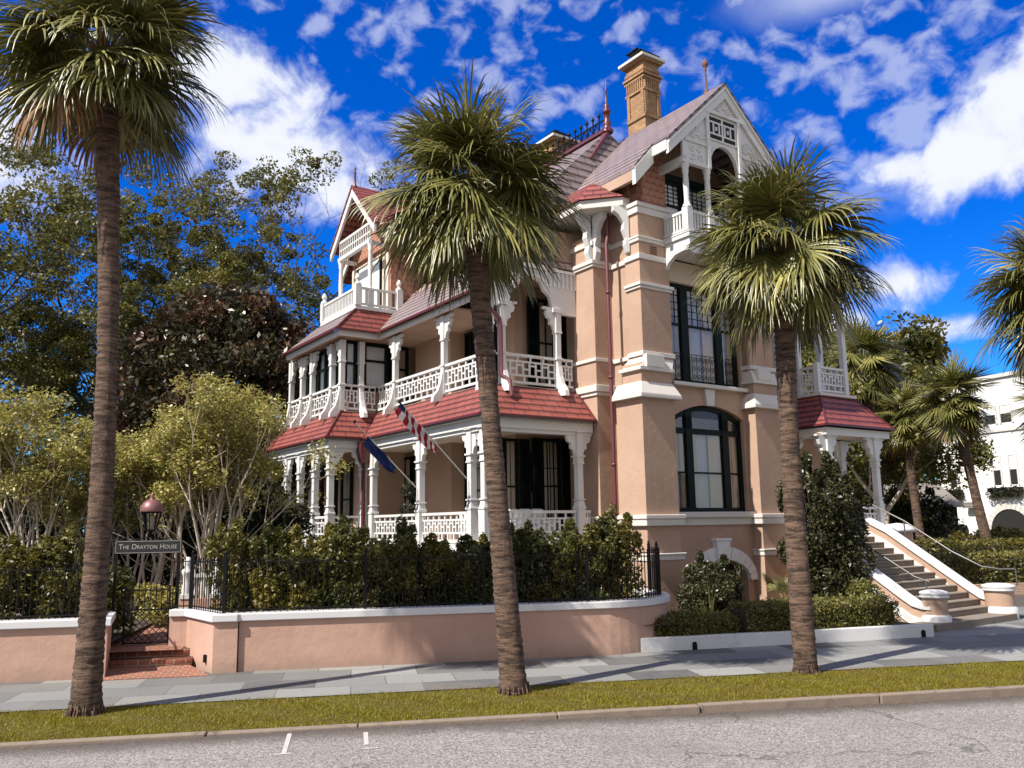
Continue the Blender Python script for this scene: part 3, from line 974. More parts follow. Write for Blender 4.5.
# window bay of the street front between the two piers, pieced round its openings
for _b in ((1.3, 1.60, .3, .6, 3.1, 6.25), (4.50, 4.62, .3, .6, 3.1, 6.25), (1.3, 1.62, .3, .6, 6.82, 9.86), (4.53, 4.62, .3, .6, 6.82, 9.86), (1.3, 4.62, .3, .6, 6.25, 6.72)): P('wall', 'stucco', _b)
mb = MB()
seg = [(1.60 + 2.9 * i / 12, 5.86 + .37 * math.sin(math.pi * i / 12) ** .85) for i in range(13)]
mb.prism([(1.60, 6.25)] + seg + [(4.5, 6.25)], .3, .6, 'y'); part('wall', mb, 'stucco')
mb = MB()   # basement wall with its arched opening
arc = [(3.1 + 1.12 * math.cos(R(a)), 1.1 + .62 * math.sin(R(a))) for a in range(180, -1, -15)]
mb.prism([(1.3, .0), (1.98, .0)] + arc + [(4.22, .0), (4.62, .0), (4.62, 2.72), (1.3, 2.72)], .22, .58, 'y'); part('wall', mb, 'stucco')
P('cellar_dark_panel', 'opening_dark', (1.9, 4.3, .5, .55, .0, 1.9))  # solid black panel painted as the darkness of the open arch
P('wall', 'cream', (1.3, 4.62, .28, .6, 9.86, 10.5))
# voussoirs of the cellar arch and keystones
mb = MB()
for i in range(12):
    a0, a1 = R(180 - 15 * i - .5), R(180 - 15 * (i + 1) + .5)
    mb.prism([(3.1 + 1.13 * math.cos(a0), 1.1 + .63 * math.sin(a0)), (3.1 + 1.44 * math.cos(a0), 1.1 + 1.0 * math.sin(a0)), (3.1 + 1.44 * math.cos(a1), 1.1 + 1.0 * math.sin(a1)), (3.1 + 1.13 * math.cos(a1), 1.1 + .63 * math.sin(a1))], .10, .24, 'y')
part('arch_stone', mb, 'marble')
mb = MB(); mb.prism([(2.85, 1.62), (3.25, 1.62), (3.34, 2.26), (2.76, 2.26)], .03, .23, 'y'); mb.box(2.72, 3.38, .01, .22, 2.262, 2.33); part('keystone', mb, 'marble', .01)
mb = MB(); mb.prism([(2.86, 6.20), (3.16, 6.20), (3.22, 6.7), (2.80, 6.7)], .2, .31, 'y'); part('keystone', mb, 'trim', .01)
P('window_sill', 'trim', (1.22, 4.6, .08, .5, 2.93, 3.09), bevel=.015)
P('sill_apron', 'trim', (1.26, 4.58, .16, .32, 2.72, 2.928))
P('window_sill', 'trim', (1.45, 4.62, .1, .55, 6.72, 6.83), bevel=.015)


def front_pier(u0, u1, uu0, uu1):
    P('pier', 'stucco', (u0, u1, -.12, .95, 0, 6.36), bevel=.012)
    P('pier', 'stucco', (u0 + .05, u1 - .02, -.08, .7, 6.6, 7.2), bevel=.012)
    P('pier', 'stucco', (uu0, uu1, 0, .6, 7.0, 11.9), bevel=.012)
    b = lambda e, z0, z1, d=.95: (u0 - e, u1 + e, -.12 - e, d, z0, z1)
    P('string_course', 'trim', b(.10, 2.72, 2.9), b(.13, 2.9, 3.02), bevel=.02)
    P('string_course', 'trim', b(.08, 1.80, 1.94), b(.11, 1.94, 1.99), bevel=.015)
    P('plinth', 'stucco', (u0 - .05, u1 + .05, -.17, .95, 0, 1.8))
    mb = MB()
    mb.box(u0 - .16, u1 + .16, -.28, .95, 6.20, 6.30)
    mb.frustum((u0 - .16, u1 + .16, -.28, .95), 6.30, (u0 + .02, u1 + .0, -.1, .9), 6.66)
    part('weathering', mb, 'trim', .015)
    P('string_course', 'trim', (u0 - .04, u1 + .03, -.16, .75, 6.98, 7.08), bevel=.01)
    mb = MB()
    mb.frustum((u0 + .03, u1 - .0, -.12, .68), 7.08, (uu0 - .01, uu1 + .01, -.01, .6), 7.38)
    mb.box(u0 + .2, u1 - .35, -.17, .0, 7.08, 7.44)
    part('weathering', mb, 'trim', .012)
    c = lambda e, z0, z1: (uu0 - e, uu1 + e, -e, .6, z0, z1)
    P('string_course', 'trim', c(.05, 7.42, 7.55), bevel=.012)
    P('string_course', 'trim', c(.05, 9.36, 9.44), c(.09, 9.44, 9.53), bevel=.012)
    P('string_course', 'trim', c(.05, 10.22, 10.38), bevel=.012)
    P('string_course', 'trim', c(.05, 10.74, 10.84), c(.07, 10.84, 10.9), bevel=.012)
    P('string_course', 'trim', c(.06, 11.58, 11.78), c(.1, 11.78, 11.9), bevel=.012)


front_pier(-.06, 1.17, .17, 1.33)
front_pier(4.58, 5.72, 4.62, 5.74)
mb = MB()
for i in range(4): mb.box(.62, .86, -.02, .02, 10.44 + i * .065, 10.47 + i * .065)
part('air_vent', mb, 'brownwood')

# pier on the side, with its own bands
P('pier', 'stucco', (-.29, .5, 1.5, 2.47, 0, 11.3), bevel=.012)
q = lambda e, z0, z1: (-.29 - e, .46, 1.5 - e, 2.47 + e, z0, z1)
P('string_course', 'trim', q(.05, 7.46, 7.56), bevel=.012)
P('string_course', 'trim', q(.05, 6.45, 6.56), q(.1, 6.56, 6.76), bevel=.015)
P('string_course', 'trim', q(.06, 10.30, 10.38), q(.1, 10.38, 10.5), bevel=.012)
P('string_course', 'trim', q(.05, 10.95, 11.1), bevel=.012)
P('string_course', 'trim', q(.1, 2.74, 3.0), bevel=.015)
for _b in ((.34, .5, .6, 1.5, 10.28, 10.42), (.34, .5, .6, 1.5, 10.9, 11.04), (.34, .5, .6, 1.5, 7.42, 7.54)): P('string_course', 'trim', _b, bevel=.01)

# rainwater pipes
mb = MB(); mb.tube([(.02, 1.12, 11.9), (-.02, 1.1, 11.2), (-.1, 1.08, 10.9), (-.1, 1.08, 2.2)], .055, 10)
for z in (9.4, 6.9, 4.4, 2.9): mb.lathe((-.1, 1.08, z), [(.055, 0), (.075, 0), (.075, .07), (.055, .07)], 10)
part('rainwater_pipe', mb, 'pipe')


# ------------------------------------------------------------------ windows
def window(fr, x0, x1, z0, z1, mull=(), rails=(), fw=.09, paint='green', drapes=True, backs='dark', top=None, lead=None, depth=.34, blind=False, muntx=(), munz=()):
    """timber frame, one sheet of glass, curtains, and the dark room behind. fr = origin and axes of the wall."""
    mb = MB().frame(**fr)
    a, b = 0.0, .09
    mb.box(x0, x0 + fw, a, b, z0, z1); mb.box(x1 - fw, x1, a, b, z0, z1)
    mb.box(x0 + fw, x1 - fw, a, b, z0, z0 + fw)
    if top is None: mb.box(x0 + fw, x1 - fw, a, b, z1 - fw, z1)
    for m0, m1 in mull: mb.box(m0, m1, a - .02, b, z0 + fw, z1 - (fw if top is None else 0))
    edges = [x0 + fw] + [e for m in mull for e in m] + [x1 - fw]
    for z, h in rails:
        for k in range(0, len(edges), 2):
            mb.box(edges[k], edges[k + 1], a + .012, b - .01, z, z + h)
    for xm in muntx: mb.box(xm - .012, xm + .012, .03, .07, z0 + fw, z1 - fw)
    for zm in munz: mb.box(x0 + fw, x1 - fw, .032, .068, zm - .012, zm + .012)
    if top is not None: mb.prism(top, a, b, 'y')
    w_ = mb.build('window', MT[paint], H)
    mb = MB().frame(**fr); mb.add([(x0 + .03, .05, z0 + .03), (x1 - .03, .05, z0 + .03), (x1 - .03, .05, z1 - .02), (x0 + .03, .05, z1 - .02)], [(0, 1, 2, 3)])
    mb.build('pane', MT['glass'], w_)
    if lead is not None:
        mb = MB().frame(**fr)
        for k in range(0, len(edges), 2):
            e0, e1 = edges[k], edges[k + 1]
            nx = max(2, round((e1 - e0) / .22))
            for i in range(1, nx): mb.box(e0 + (e1 - e0) * i / nx - .01, e0 + (e1 - e0) * i / nx + .01, .035, .065, lead, z1 - fw)
            nz = 5
            for i in range(1, nz): mb.box(e0, e1, .036, .064, lead + (z1 - fw - lead) * i / nz - .01, lead + (z1 - fw - lead) * i / nz + .01)
        mb.build('glazing_bars', MT['iron'], w_)
    mb = MB().frame(**fr)
    for k in range(0, len(edges), 2):
        e0, e1 = edges[k], edges[k + 1]
        wd = e1 - e0
        if blind:
            mb.box(e0 - .03, e1 + .03, .095, .105, z0 + .02, z1 - .02)
        elif drapes:
            for lo, hi in ((e0 - .02, e0 + wd * .20), (e1 - wd * .40, e1 + .02)):
                n = 5
                for i in range(n):
                    t0 = lo + (hi - lo) * i / n; t1 = lo + (hi - lo) * (i + 1) / n
                    mb.add([(t0, .11, z0), (.5 * (t0 + t1), .17, z0), (t1, .11, z0), (t1, .11, z1), (.5 * (t0 + t1), .17, z1), (t0, .11, z1)], [(0, 1, 4, 5), (1, 2, 3, 4)])
    if drapes or blind: mb.build('curtain', MT['blind' if blind else 'curtain'], w_)
    if drapes and not blind and drapes != 'only':
        mb = MB().frame(**fr)
        for k in range(0, len(edges), 2): mb.box(edges[k] - .03, edges[k + 1] + .03, .205, .21, z0, z1)
        mb.build('sheer_curtain', MT['sheer'], w_)
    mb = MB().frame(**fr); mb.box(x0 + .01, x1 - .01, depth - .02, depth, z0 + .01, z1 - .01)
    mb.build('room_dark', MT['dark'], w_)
    return w_


FRONT = dict(o=(0, .42, 0), x=(1, 0, 0), y=(0, 1, 0))
tp = [(1.62 + 2.86 * i / 14, 5.80 + .40 * math.sin(math.pi * i / 14) ** .85) for i in range(15)]
tpi = [(x, z - .12) for x, z in reversed(tp)]
w1 = window(FRONT, 1.60, 4.50, 3.09, 5.86, mull=((2.12, 2.38), (3.66, 3.92)), rails=((5.36, .14), (4.2, .05)), fw=.12, top=tp + tpi, depth=.52)
mb = MB().frame(**FRONT); mb.prism([(1.64, 5.50)] + [(x, z - .03) for x, z in tp] + [(4.46, 5.50)], .055, .075, 'y'); mb.build('fanlight', MT['blueglass'], w1)
mb = MB().frame(**FRONT)
for m0, m1 in ((2.12, 2.38), (3.66, 3.92)): mb.box(m0, m1, -.02, .05, 5.5, 6.06)
mb.box(1.62, 4.48, .0, .05, 5.36, 5.52)
mb.build('fanlight_bar', MT['green'], w1)
window(FRONT, 1.62, 4.53, 6.83, 9.86, mull=((2.14, 2.44), (3.60, 3.88)), rails=((8.58, .07),), fw=.13, lead=8.64, depth=.52)
# wrought iron window guards: pairs of scrolls
mb = MB().frame(o=(0, .33, 0))
for e0, e1 in ((1.75, 2.14), (2.44, 3.6), (3.88, 4.4)):
    for z in (6.9, 7.72): mb.bar((e0, 0, z), (e1, 0, z), .018)
    n = max(2, round((e1 - e0) / .2))
    for i in range(n + 1):
        x = e0 + (e1 - e0) * i / n
        mb.bar((x, 0, 6.9), (x, 0, 7.72), .014)
    for i in range(n):
        c = e0 + (e1 - e0) * (i + .5) / n
        r_ = (e1 - e0) / n * .42
        for zc, sg in ((7.04, 1), (7.3, -1), (7.56, 1)):
            pts = [(c + sg * r_ * (1 - k / 15) * math.cos(k * .65), 0, zc + r_ * 1.2 * (1 - k / 15) * math.sin(k * .65)) for k in range(14)]
            mb.tube(pts, .009, 5, False)
part('window_guard', mb, 'iron')

# ------------------------------------------------------------------ street gable with its balcony
RZ, RU, PI_ = 15.95, 2.97, .94


def rz(u):
    return RZ - abs(u - RU) * PI_


def slab(mb, pts, t):
    n = len(pts)
    vs = list(pts) + [(p[0], p[1], p[2] - t) for p in pts]
    fs = [tuple(range(n)), tuple(range(2 * n - 1, n - 1, -1))] + [(i, i + n, (i + 1) % n + n, (i + 1) % n) for i in range(n)]
    return mb.add(vs, fs)


EU = 3.22
for sg in (-1, 1):
    e, k = RU + sg * EU, RU + sg * 2.5
    pts = [(RU, -1.1, RZ), (k, -1.1, rz(k)), (k, -.42, rz(k)), (e, -.42, rz(e) - .12), (e, 6.2, rz(e) - .12), (k, 6.2, rz(k)), (RU, 6.2, RZ)]
    if sg > 0: pts = pts[::-1]
    mb = MB(); slab(mb, pts[:], .14); part('roof', mb, 'roof')
    mb = MB()
    def barge(ua, ub, v0, v1, dep, drop=0.0):
        mb.prism([(ua, rz(ua) - .10), (ub, rz(ub) - .10 - drop), (ub, rz(ub) - dep - drop), (ua, rz(ua) - dep)], v0, v1, 'y')
    barge(RU, k, -1.06, -.96, .52); barge(RU, k, -1.10, -1.05, .22)
    mb.box(k - .03, k + .03, -1.0, -.4, rz(k) - .4, rz(k) - .11)
    barge(k, e, -.44, -.30, .6, .1)
    part('barge_board', mb, 'white')
    mb = MB(); mb.box(min(e, e - sg * .12), max(e, e - sg * .12), -.3, 2.4, rz(e) - .55, rz(e) - .25)
    mb.box(min(e - sg * .12, e - sg * .5), max(e - sg * .12, e - sg * .5), -.3, 2.4, rz(e) - .33, rz(e) - .27)
    part('eaves_board', mb, 'stucco')
mb = MB()
mb.prism([(.42, 11.6), (5.58, 11.6), (5.58, rz(5.58) - .2), (RU, RZ - .25), (.42, rz(.42) - .2)], .98, 6.0, 'y'); part('wall', mb, 'stucco')
mb = MB(); mb.prism([(.19, 11.9), (1.36, 11.9), (1.36, rz(1.36) - .16), (.19, rz(.19) - .16)], .02, .3, 'y'); mb.prism([(.02, 11.9), (2.4, 11.9), (2.4, 13.15), (.02, 13.15)], .19, .42, 'x'); part('tile_hanging', mb, 'scale')
mb = MB(); mb.prism([(4.6, 11.9), (5.75, 11.9), (5.75, rz(5.75) - .16), (4.6, rz(4.6) - .16)], .02, .3, 'y'); part('tile_hanging', mb, 'scale')
P('wall', 'scale', (1.3, 4.62, .9, .985, 10.95, 13.2))
# French windows behind the balcony
BACK = dict(o=(0, .26, 0), x=(1, 0, 0), y=(0, 1, 0))
window(BACK, 1.42, 2.3, 10.98, 13.0, mull=(), rails=((12.2, .06),), fw=.1, lead=12.26, depth=.16, blind=True)
window(BACK, 2.5, 3.7, 10.98, 13.0, mull=(), rails=((12.2, .06),), fw=.1, lead=12.26, depth=.16, blind=True)
window(BACK, 3.85, 4.55, 10.98, 13.0, mull=(), rails=((12.2, .06),), fw=.1, lead=12.26, depth=.16, blind=True)
P('door_frame', 'green', (1.3, 4.62, .22, .30, 13.0, 13.2), (2.3, 2.5, .2, .32, 10.98, 13.0), (3.7, 3.85, .2, .32, 10.98, 13.0))
# balcony floor, brackets, railing
P('balcony_floor', 'white', (1.14, 4.72, -1.04, .3, 10.78, 10.96), (1.2, 4.66, -.98, .3, 10.55, 10.78), (1.12, 4.74, -1.08, .3, 10.90, 10.94), bevel=.012)
for u in (1.26, 4.52):
    mb = MB(); mb.prism([(-.95, 10.56), (.28, 10.56), (.28, 9.7), (.16, 9.68), (.08, 9.95), (-.1, 10.2), (-.4, 10.38), (-.7, 10.42), (-.95, 10.40)], u - .07, u + .07, 'x'); part('balcony_bracket', mb, 'white', .01)
P('balcony_fascia', 'white', (1.3, 4.5, -.93, -.87, 10.35, 10.56))
mb = MB()
mb.box(1.18, 1.28, -.9, .02, 11.52, 11.6); mb.box(1.18, 1.28, -.9, .02, 11.0, 11.06)
for i in range(7): mb.box(1.2, 1.26, -.8 + i * .12, -.74 + i * .12, 11.06, 11.52)
for x0, x1 in ((1.3, 2.05), (2.2, 3.45), (3.6, 4.5)):
    mb.box(x0, x1, -.98, -.88, 11.52, 11.6); mb.box(x0, x1, -.98, -.88, 11.0, 11.06)
    n = round((x1 - x0) / .12)
    for i in range(n): mb.box(x0 + (i + .3) * (x1 - x0) / n, x0 + (i + .7) * (x1 - x0) / n, -.96, -.9, 11.06, 11.52)
part('balustrade', mb, 'white')


def turned_post(u, v, z0, z1):
    mb = MB()
    mb.box(u - .11, u + .11, v - .11, v + .11, z0, z0 + .7)
    mb.lathe((u, v, z0 + .7), [(.13, 0), (.13, .05), (.09, .1), (.075, .2), (.085, (z1 - z0 - .7) * .5), (.075, z1 - z0 - 1.1), (.10, z1 - z0 - 1.0), (.085, z1 - z0 - .95), (.12, z1 - z0 - .85), (.12, z1 - z0 - .7)], 12)
    part('balcony_post', mb, 'white')


for u in (1.23, 2.12, 3.53, 4.58): turned_post(u, -.93, 10.96, 13.05)
# pierced screen in the gable: one slab with an arch cut out of its foot
mb = MB()
arch = [(2.82 - .60 * math.cos(R(a)), 13.05 + .78 * math.sin(R(a))) for a in range(0, 181, 12)]
mb.prism([(1.12, 13.0), (2.03, 13.0)] + [(2.22, 13.0)] + arch[1:-1] + [(3.42, 13.0), (3.62, 13.0), (4.72, 13.0), (4.72, rz(4.72) - .45), (RU, RZ - .5), (1.12, rz(1.12) - .45)], -.98, -.90, 'y')
part('gable_screen', mb, 'white')
for _b in ((1.1, 1.24, -.98, .3, 12.95, 13.2), (4.6, 4.72, -.98, .3, 12.95, 13.2), (1.05, 2.22, -1.03, -.89, 12.98, 13.1), (3.42, 4.75, -1.03, -.89, 12.98, 13.1)): P('gable_beam', 'white', _b, bevel=.01)
mb = MB()   # raised mouldings of the screen
for u in (2.15, 3.50): mb.box(u - .06, u + .06, -1.06, -.98, 13.0, 14.85)
mb.box(2.05, 3.88, -1.07, -.98, 14.78, 14.88); mb.box(1.2, 2.1, -1.02, -.98, 13.68, 13.74); mb.box(3.56, 4.7, -1.02, -.98, 13.68, 13.74)
for c, z, r0, r1 in ((RU - .05, 14.92, .16, .5), (1.72, 13.82, .12, .42), (3.98, 13.82, .12, .42)):
    for k in range(9):
        a = R(20 + k * 17.5)
        mb.bar((c + r0 * math.cos(a), -.99, z + r0 * math.sin(a)), (c + r1 * math.cos(a), -.99, z + r1 * math.sin(a)), .05, .03, (0, 1, 0))
for c in (1.65, 4.05):
    for k in range(4):
        a = R(45 + 90 * k)
        pts = [(c + .2 * math.cos(a) + .13 * (1 - i / 12) * math.cos(a + i * .6), -.985, 13.38 + .17 * math.sin(a) + .13 * (1 - i / 12) * math.sin(a + i * .6)) for i in range(10)]
        mb.tube(pts, .022, 5, False)
for i in range(13):
    a0, a1 = R(i * 180 / 13), R((i + 1) * 180 / 13)
    mb.bar((2.82 - .64 * math.cos(a0), -.985, 13.05 + .82 * math.sin(a0)), (2.82 - .64 * math.cos(a1), -.985, 13.05 + .82 * math.sin(a1)), .06, .05, (0, 1, 0))
part('screen_carving', mb, 'white')
P('lattice_painted_shade', 'dark', (2.24, 3.42, -.986, -.97, 13.98, 14.72))  # dark panel painted as the shade behind the lattice openings
mb = MB()
for z in (13.96, 14.15, 14.52, 14.70): mb.box(2.2, 3.45, -1.01, -.975, z, z + .055)
for i in range(6): mb.box(2.2 + i * .245 - .03, 2.2 + i * .245 + .03, -1.005, -.975, 14.2, 14.52)
for x in (2.24, 2.83, 3.41): mb.box(x - .035, x + .035, -1.008, -.975, 13.96, 14.75)
mb.box(2.52, 2.60, -1.006, -.975, 14.3, 14.42); mb.box(3.03, 3.1, -1.006, -.975, 14.3, 14.42)
part('lattice', mb, 'white')
mb = MB(); mb.lathe((RU, -.35, RZ - .1), [(.12, 0), (.07, .1), (.035, .25), (.025, .8), (.05, .84), (.02, .9), (.08, .97), (.10, 1.05), (.08, 1.13), (.02, 1.18), (0, 1.24)], 12); part('finial', mb, 'brownwood')

# small hipped roof over the side pier, on scrolled brackets
mb = MB()
foot = [(-.98, 1.2), (-.1, .28), (.2, .28), (.2, 2.9), (-.98, 2.9)]
pk = (-.38, 1.3, 12.82); pk2 = (-.38, 2.6, 12.82)
z0 = 12.14
fz = [(x, y, z0) for x, y in foot]
mb.add([fz[0], fz[1], fz[2], fz[3], fz[4], pk, pk2], [(0, 1, 5), (1, 2, 5), (2, 3, 6, 5), (3, 4, 6), (4, 0, 5, 6), (4, 3, 2, 1, 0)])
part('roof', mb, 'redroof')
mb = MB(); mb.prism([(-.9, 1.24), (-.06, .34), (.2, .34), (.2, 2.84), (-.9, 2.84)], 11.88, 12.13, 'z'); part('eaves_board', mb, 'trim', .01)
BR = [(0, 0), (0, -1.4), (.08, -1.38), (.15, -1.15), (.10, -.95), (.19, -.7), (.16, -.5), (.30, -.28), (.46, -.16), (.48, 0)]
for (u, v, dx) in ((-.17, 1.5, (0, -1, 0)), (-.29, 1.62, (-1, 0, 0)), (.17, .42, (-1, .35, 0))):
    y = (0, 0, 1)
    d = Vector(dx).normalized()
    mb = MB().frame((u, v, 11.88), d, Vector((-d.y, d.x, 0)))
    mb.prism(BR, -.1, .1, 'y'); part('bracket', mb, 'white', .012)

# ------------------------------------------------------------------ main hipped roof, cresting, chimneys
RT = 15.95
e0, e1, v0, v1 = -1.95, 6.15, 2.2, 16.5
a, b = (2.1, 3.35, RT), (2.1, 12.5, RT)
mb = MB(); mb.poly([(e0, v1, 12.3), (e0, v0, 12.3), a, b]); mb.poly([(e1, v0, 12.3), (e1, v1, 12.3), b, a]); mb.poly([(e0, v0, 12.3), (e1, v0, 12.3), a]); mb.poly([(e1, v1, 12.3), (e0, v1, 12.3), b]); mb.poly([(e0, v0, 12.295), (e0, v1, 12.295), (e1, v1, 12.295), (e1, v0, 12.295)])
part('roof', mb, 'roof')
mb = MB(); mb.bar(a, (.9, 2.95, 14.5), .2, .1); mb.bar((2.1, 3.2, RT + .02), (2.1, 12.5, RT + .02), .3, .1); part('ridge_tiles', mb, 'pipe')
P('eaves_board', 'trim', (e0 + .1, .4, 2.9, 16, 12.22, 12.29))
mb = MB()
zr = RT + .06
mb.bar((2.1, 3.5, zr + .1), (2.1, 12, zr + .1), .04); mb.bar((2.1, 3.5, zr + .42), (2.1, 12, zr + .42), .04)
for i in range(26):
    v = 3.75 + i * .33
    mb.bar((2.1, v, zr), (2.1, v, zr + .62), .035)
    mb.lathe((2.1, v, zr + .6), [(.03, 0), (.07, .06), (.03, .12), (0, .2)], 6)
    mb.bar((2.1, v, zr + .1), (2.1, v + .165, zr + .42), .03); mb.bar((2.1, v + .33, zr + .1), (2.1, v + .165, zr + .42), .03)
part('roof_cresting', mb, 'iron')
mb = MB(); mb.lathe((2.1, 3.35, RT - .05), [(.2, 0), (.15, .15), (.11, .25), (.15, .35), (.10, .42), (.10, .7), (.16, .74), (.12, .8), (.07, .9), (.10, .98), (.04, 1.05), (.03, 1.5), (.045, 1.55), (.015, 1.62), (.01, 2.0), (0, 2.02)], 12); part('finial', mb, 'redpaint')


def chimney(u0, u1, v0, v1, zb, zt, pots):
    h = zt - zb
    mb = MB()
    mb.frustum((u0 - .3, u1 + .3, v0 - .1, v1 + .35), zb, (u0, u1, v0, v1), zb + .7)
    mb.box(u0, u1, v0, v1, zb + .7, zt)
    for z, e, hh in ((zt - 1.28, .05, .1), (zt - .8, .06, .08), (zt - .68, .10, .1), (zt - .5, .04, .12), (zt - .14, .12, .08)): mb.box(u0 - e, u1 + e, v0 - e, v1 + e, z, z + hh)
    for i in range(8):
        x = u0 + (i + .25) * (u1 - u0) / 8; mb.box(x, x + .05, v0 - .05, v1 + .05, zt - 1.18, zt - .8)
        y = v0 + (i + .25) * (v1 - v0) / 8; mb.box(u0 - .05, u1 + .05, y, y + .05, zt - 1.18, zt - .8)
    for x0_, x1_ in ((u0, u0 + .14), (u1 - .14, u1)):
        mb.box(x0_, x1_, v0 - .045, v0, zt - 2.15, zt - 1.28); mb.box(u0 - .045, u0, v0 + (x0_ - u0) * (v1 - v0) / (u1 - u0), v0 + (x0_ - u0) * (v1 - v0) / (u1 - u0) + .14, zt - 2.15, zt - 1.28)
    mb.box(u0 - .04, u1 + .04, v0 - .043, v0, zt - 2.3, zt - 2.15); mb.box(u0 - .043, u0, v0, v1, zt - 2.3, zt - 2.15)
    c = part('chimney', mb, 'brick', .006)
    P('chimney_cap', 'trim', (u0 - .2, u1 + .2, v0 - .2, v1 + .2, zt - .05, zt + .05), parent=c)
    for (x, y, hh) in pots:
        mb = MB(); mb.box(x - .11, x + .11, y - .11, y + .11, zt + .05, zt + .05 + hh); mb.build('flue', MT['redpaint'], c)
        mb = MB(); mb.frustum((x - .3, x + .3, y - .3, y + .3), zt + .05 + hh, (x - .2, x + .2, y - .2, y + .2), zt + .15 + hh); mb.box(x - .13, x + .13, y - .13, y + .13, zt + .15 + hh, zt + .22 + hh); mb.build('flue_cowl', MT['iron'], c)


chimney(4.0, 4.75, 3.45, 4.35, 14.9, 19.38, [(4.15, 3.7, .16), (4.6, 3.75, .2), (4.35, 4.1, .46)])
chimney(3.1, 4.1, 7.6, 8.7, 14.2, 17.75, [(3.4, 7.9, .2), (3.8, 8.1, .3)])

# ------------------------------------------------------------------ verandas along the side
OUT = [(-.36, 1.5), (-4.25, 1.5), (-4.25, 8.8), (-5.55, 8.8), (-5.55, 15.4), (-3.0, 15.4)]
INN = [(-.36, 2.38), (-3.4, 2.38), (-3.4, 9.6), (-4.72, 9.6), (-4.72, 14.6), (-3.0, 14.6)]


def skirt(out, inn, z0, z1, roofm, name='veranda_roof'):
    for i in range(len(out) - 1):
        o0, o1, i0, i1 = out[i], out[i + 1], inn[i], inn[i + 1]
        mb = MB(); mb.poly([(*o0, z0), (*i0, z1), (*i1, z1), (*o1, z0)])
        mb.poly([(*o1, z0 - .03), (*i1, z1 - .06), (*i0, z1 - .06), (*o0, z0 - .03)])
        part(name, mb, roofm)
    mb = MB()
    for i in range(len(out) - 1):
        mb.bar((*out[i], z0 - .0), (*out[i + 1], z0 - .0), .09, .065)
    for i in range(1, len(out) - 1):
        mb.tube([(*out[i], z0 + .01), (*inn[i], z1 + .01)], .035, 6)
    mb.bar((*out[0], z0 + .01), (*inn[0], z1 + .01), .06, .06)
    part('gutter', mb, 'redpaint')
    mb = MB()
    for i in range(len(out) - 1):
        o0, o1, i0, i1 = out[i], out[i + 1], inn[i], inn[i + 1]
        mb.poly([(*o0, z0 - .10), (*o1, z0 - .10), (*i1, z0 - .10), (*i0, z0 - .10)])
    part('soffit', mb, 'white')


def inset(path, d):
    return offset(path, d)


skirt(OUT, INN, 5.70, 6.68, 'redroof')
FL = offset(OUT, -.14)


def path_box(mb, path, th, z0, z1):
    """a board of thickness th that follows the path in house coordinates"""
    a, b = path, offset(path, -th)
    for i in range(len(path) - 1):
        vs = [(*a[i], z0), (*a[i + 1], z0), (*b[i + 1], z0), (*b[i], z0), (*a[i], z1), (*a[i + 1], z1), (*b[i + 1], z1), (*b[i], z1)]
        mb.add(vs, [(0, 3, 2, 1), (4, 5, 6, 7), (0, 1, 5, 4), (1, 2, 6, 5), (2, 3, 7, 6), (3, 0, 4, 7)])


mb = MB(); path_box(mb, FL, .12, 5.38, 5.692); part('fascia', mb, 'white', .01)
mb = MB(); path_box(mb, offset(OUT, -.2), .1, 5.28, 5.40); part('fascia_moulding', mb, 'white', .01)
# floors, ceilings, base
for z0_, z1_, poly, nm, m_ in ((2.12, 2.3, [(-4.2, 1.55), (.3, 1.55), (.3, 4.6), (-1.4, 4.6), (-1.4, 15), (-5.45, 15), (-5.45, 8.9), (-4.2, 8.9)], 'veranda_floor', 'white'),
                              (6.52, 6.7, [(-3.35, 2.42), (.3, 2.42), (.3, 4.6), (-1.4, 4.6), (-1.4, 14.5), (-4.68, 14.5), (-4.68, 9.62), (-3.35, 9.62)], 'veranda_floor', 'white'),
                              (5.5, 5.56, [(-4.0, 1.8), (.3, 1.8), (.3, 4.6), (-1.4, 4.6), (-1.4, 14.9), (-5.2, 14.9), (-5.2, 9.1), (-4.0, 9.1)], 'veranda_ceiling', 'cream'),
                              (0, 2.115, [(-3.9, 1.9), (.3, 1.9), (.3, 4.6), (-1.4, 4.6), (-1.4, 14.9), (-5.2, 14.9), (-5.2, 9.2), (-3.9, 9.2)], 'veranda_base', 'stucco')):
    mb = MB(); mb.prism(poly, z0_, z1_, 'z'); part(nm, mb, m_)

SCROLL = [(0, 0), (0, -.72), (.05, -.70), (.10, -.55), (.20, -.50), (.19, -.36), (.30, -.31), (.35, -.17), (.30, -.09), (.44, -.06), (.44, 0)]


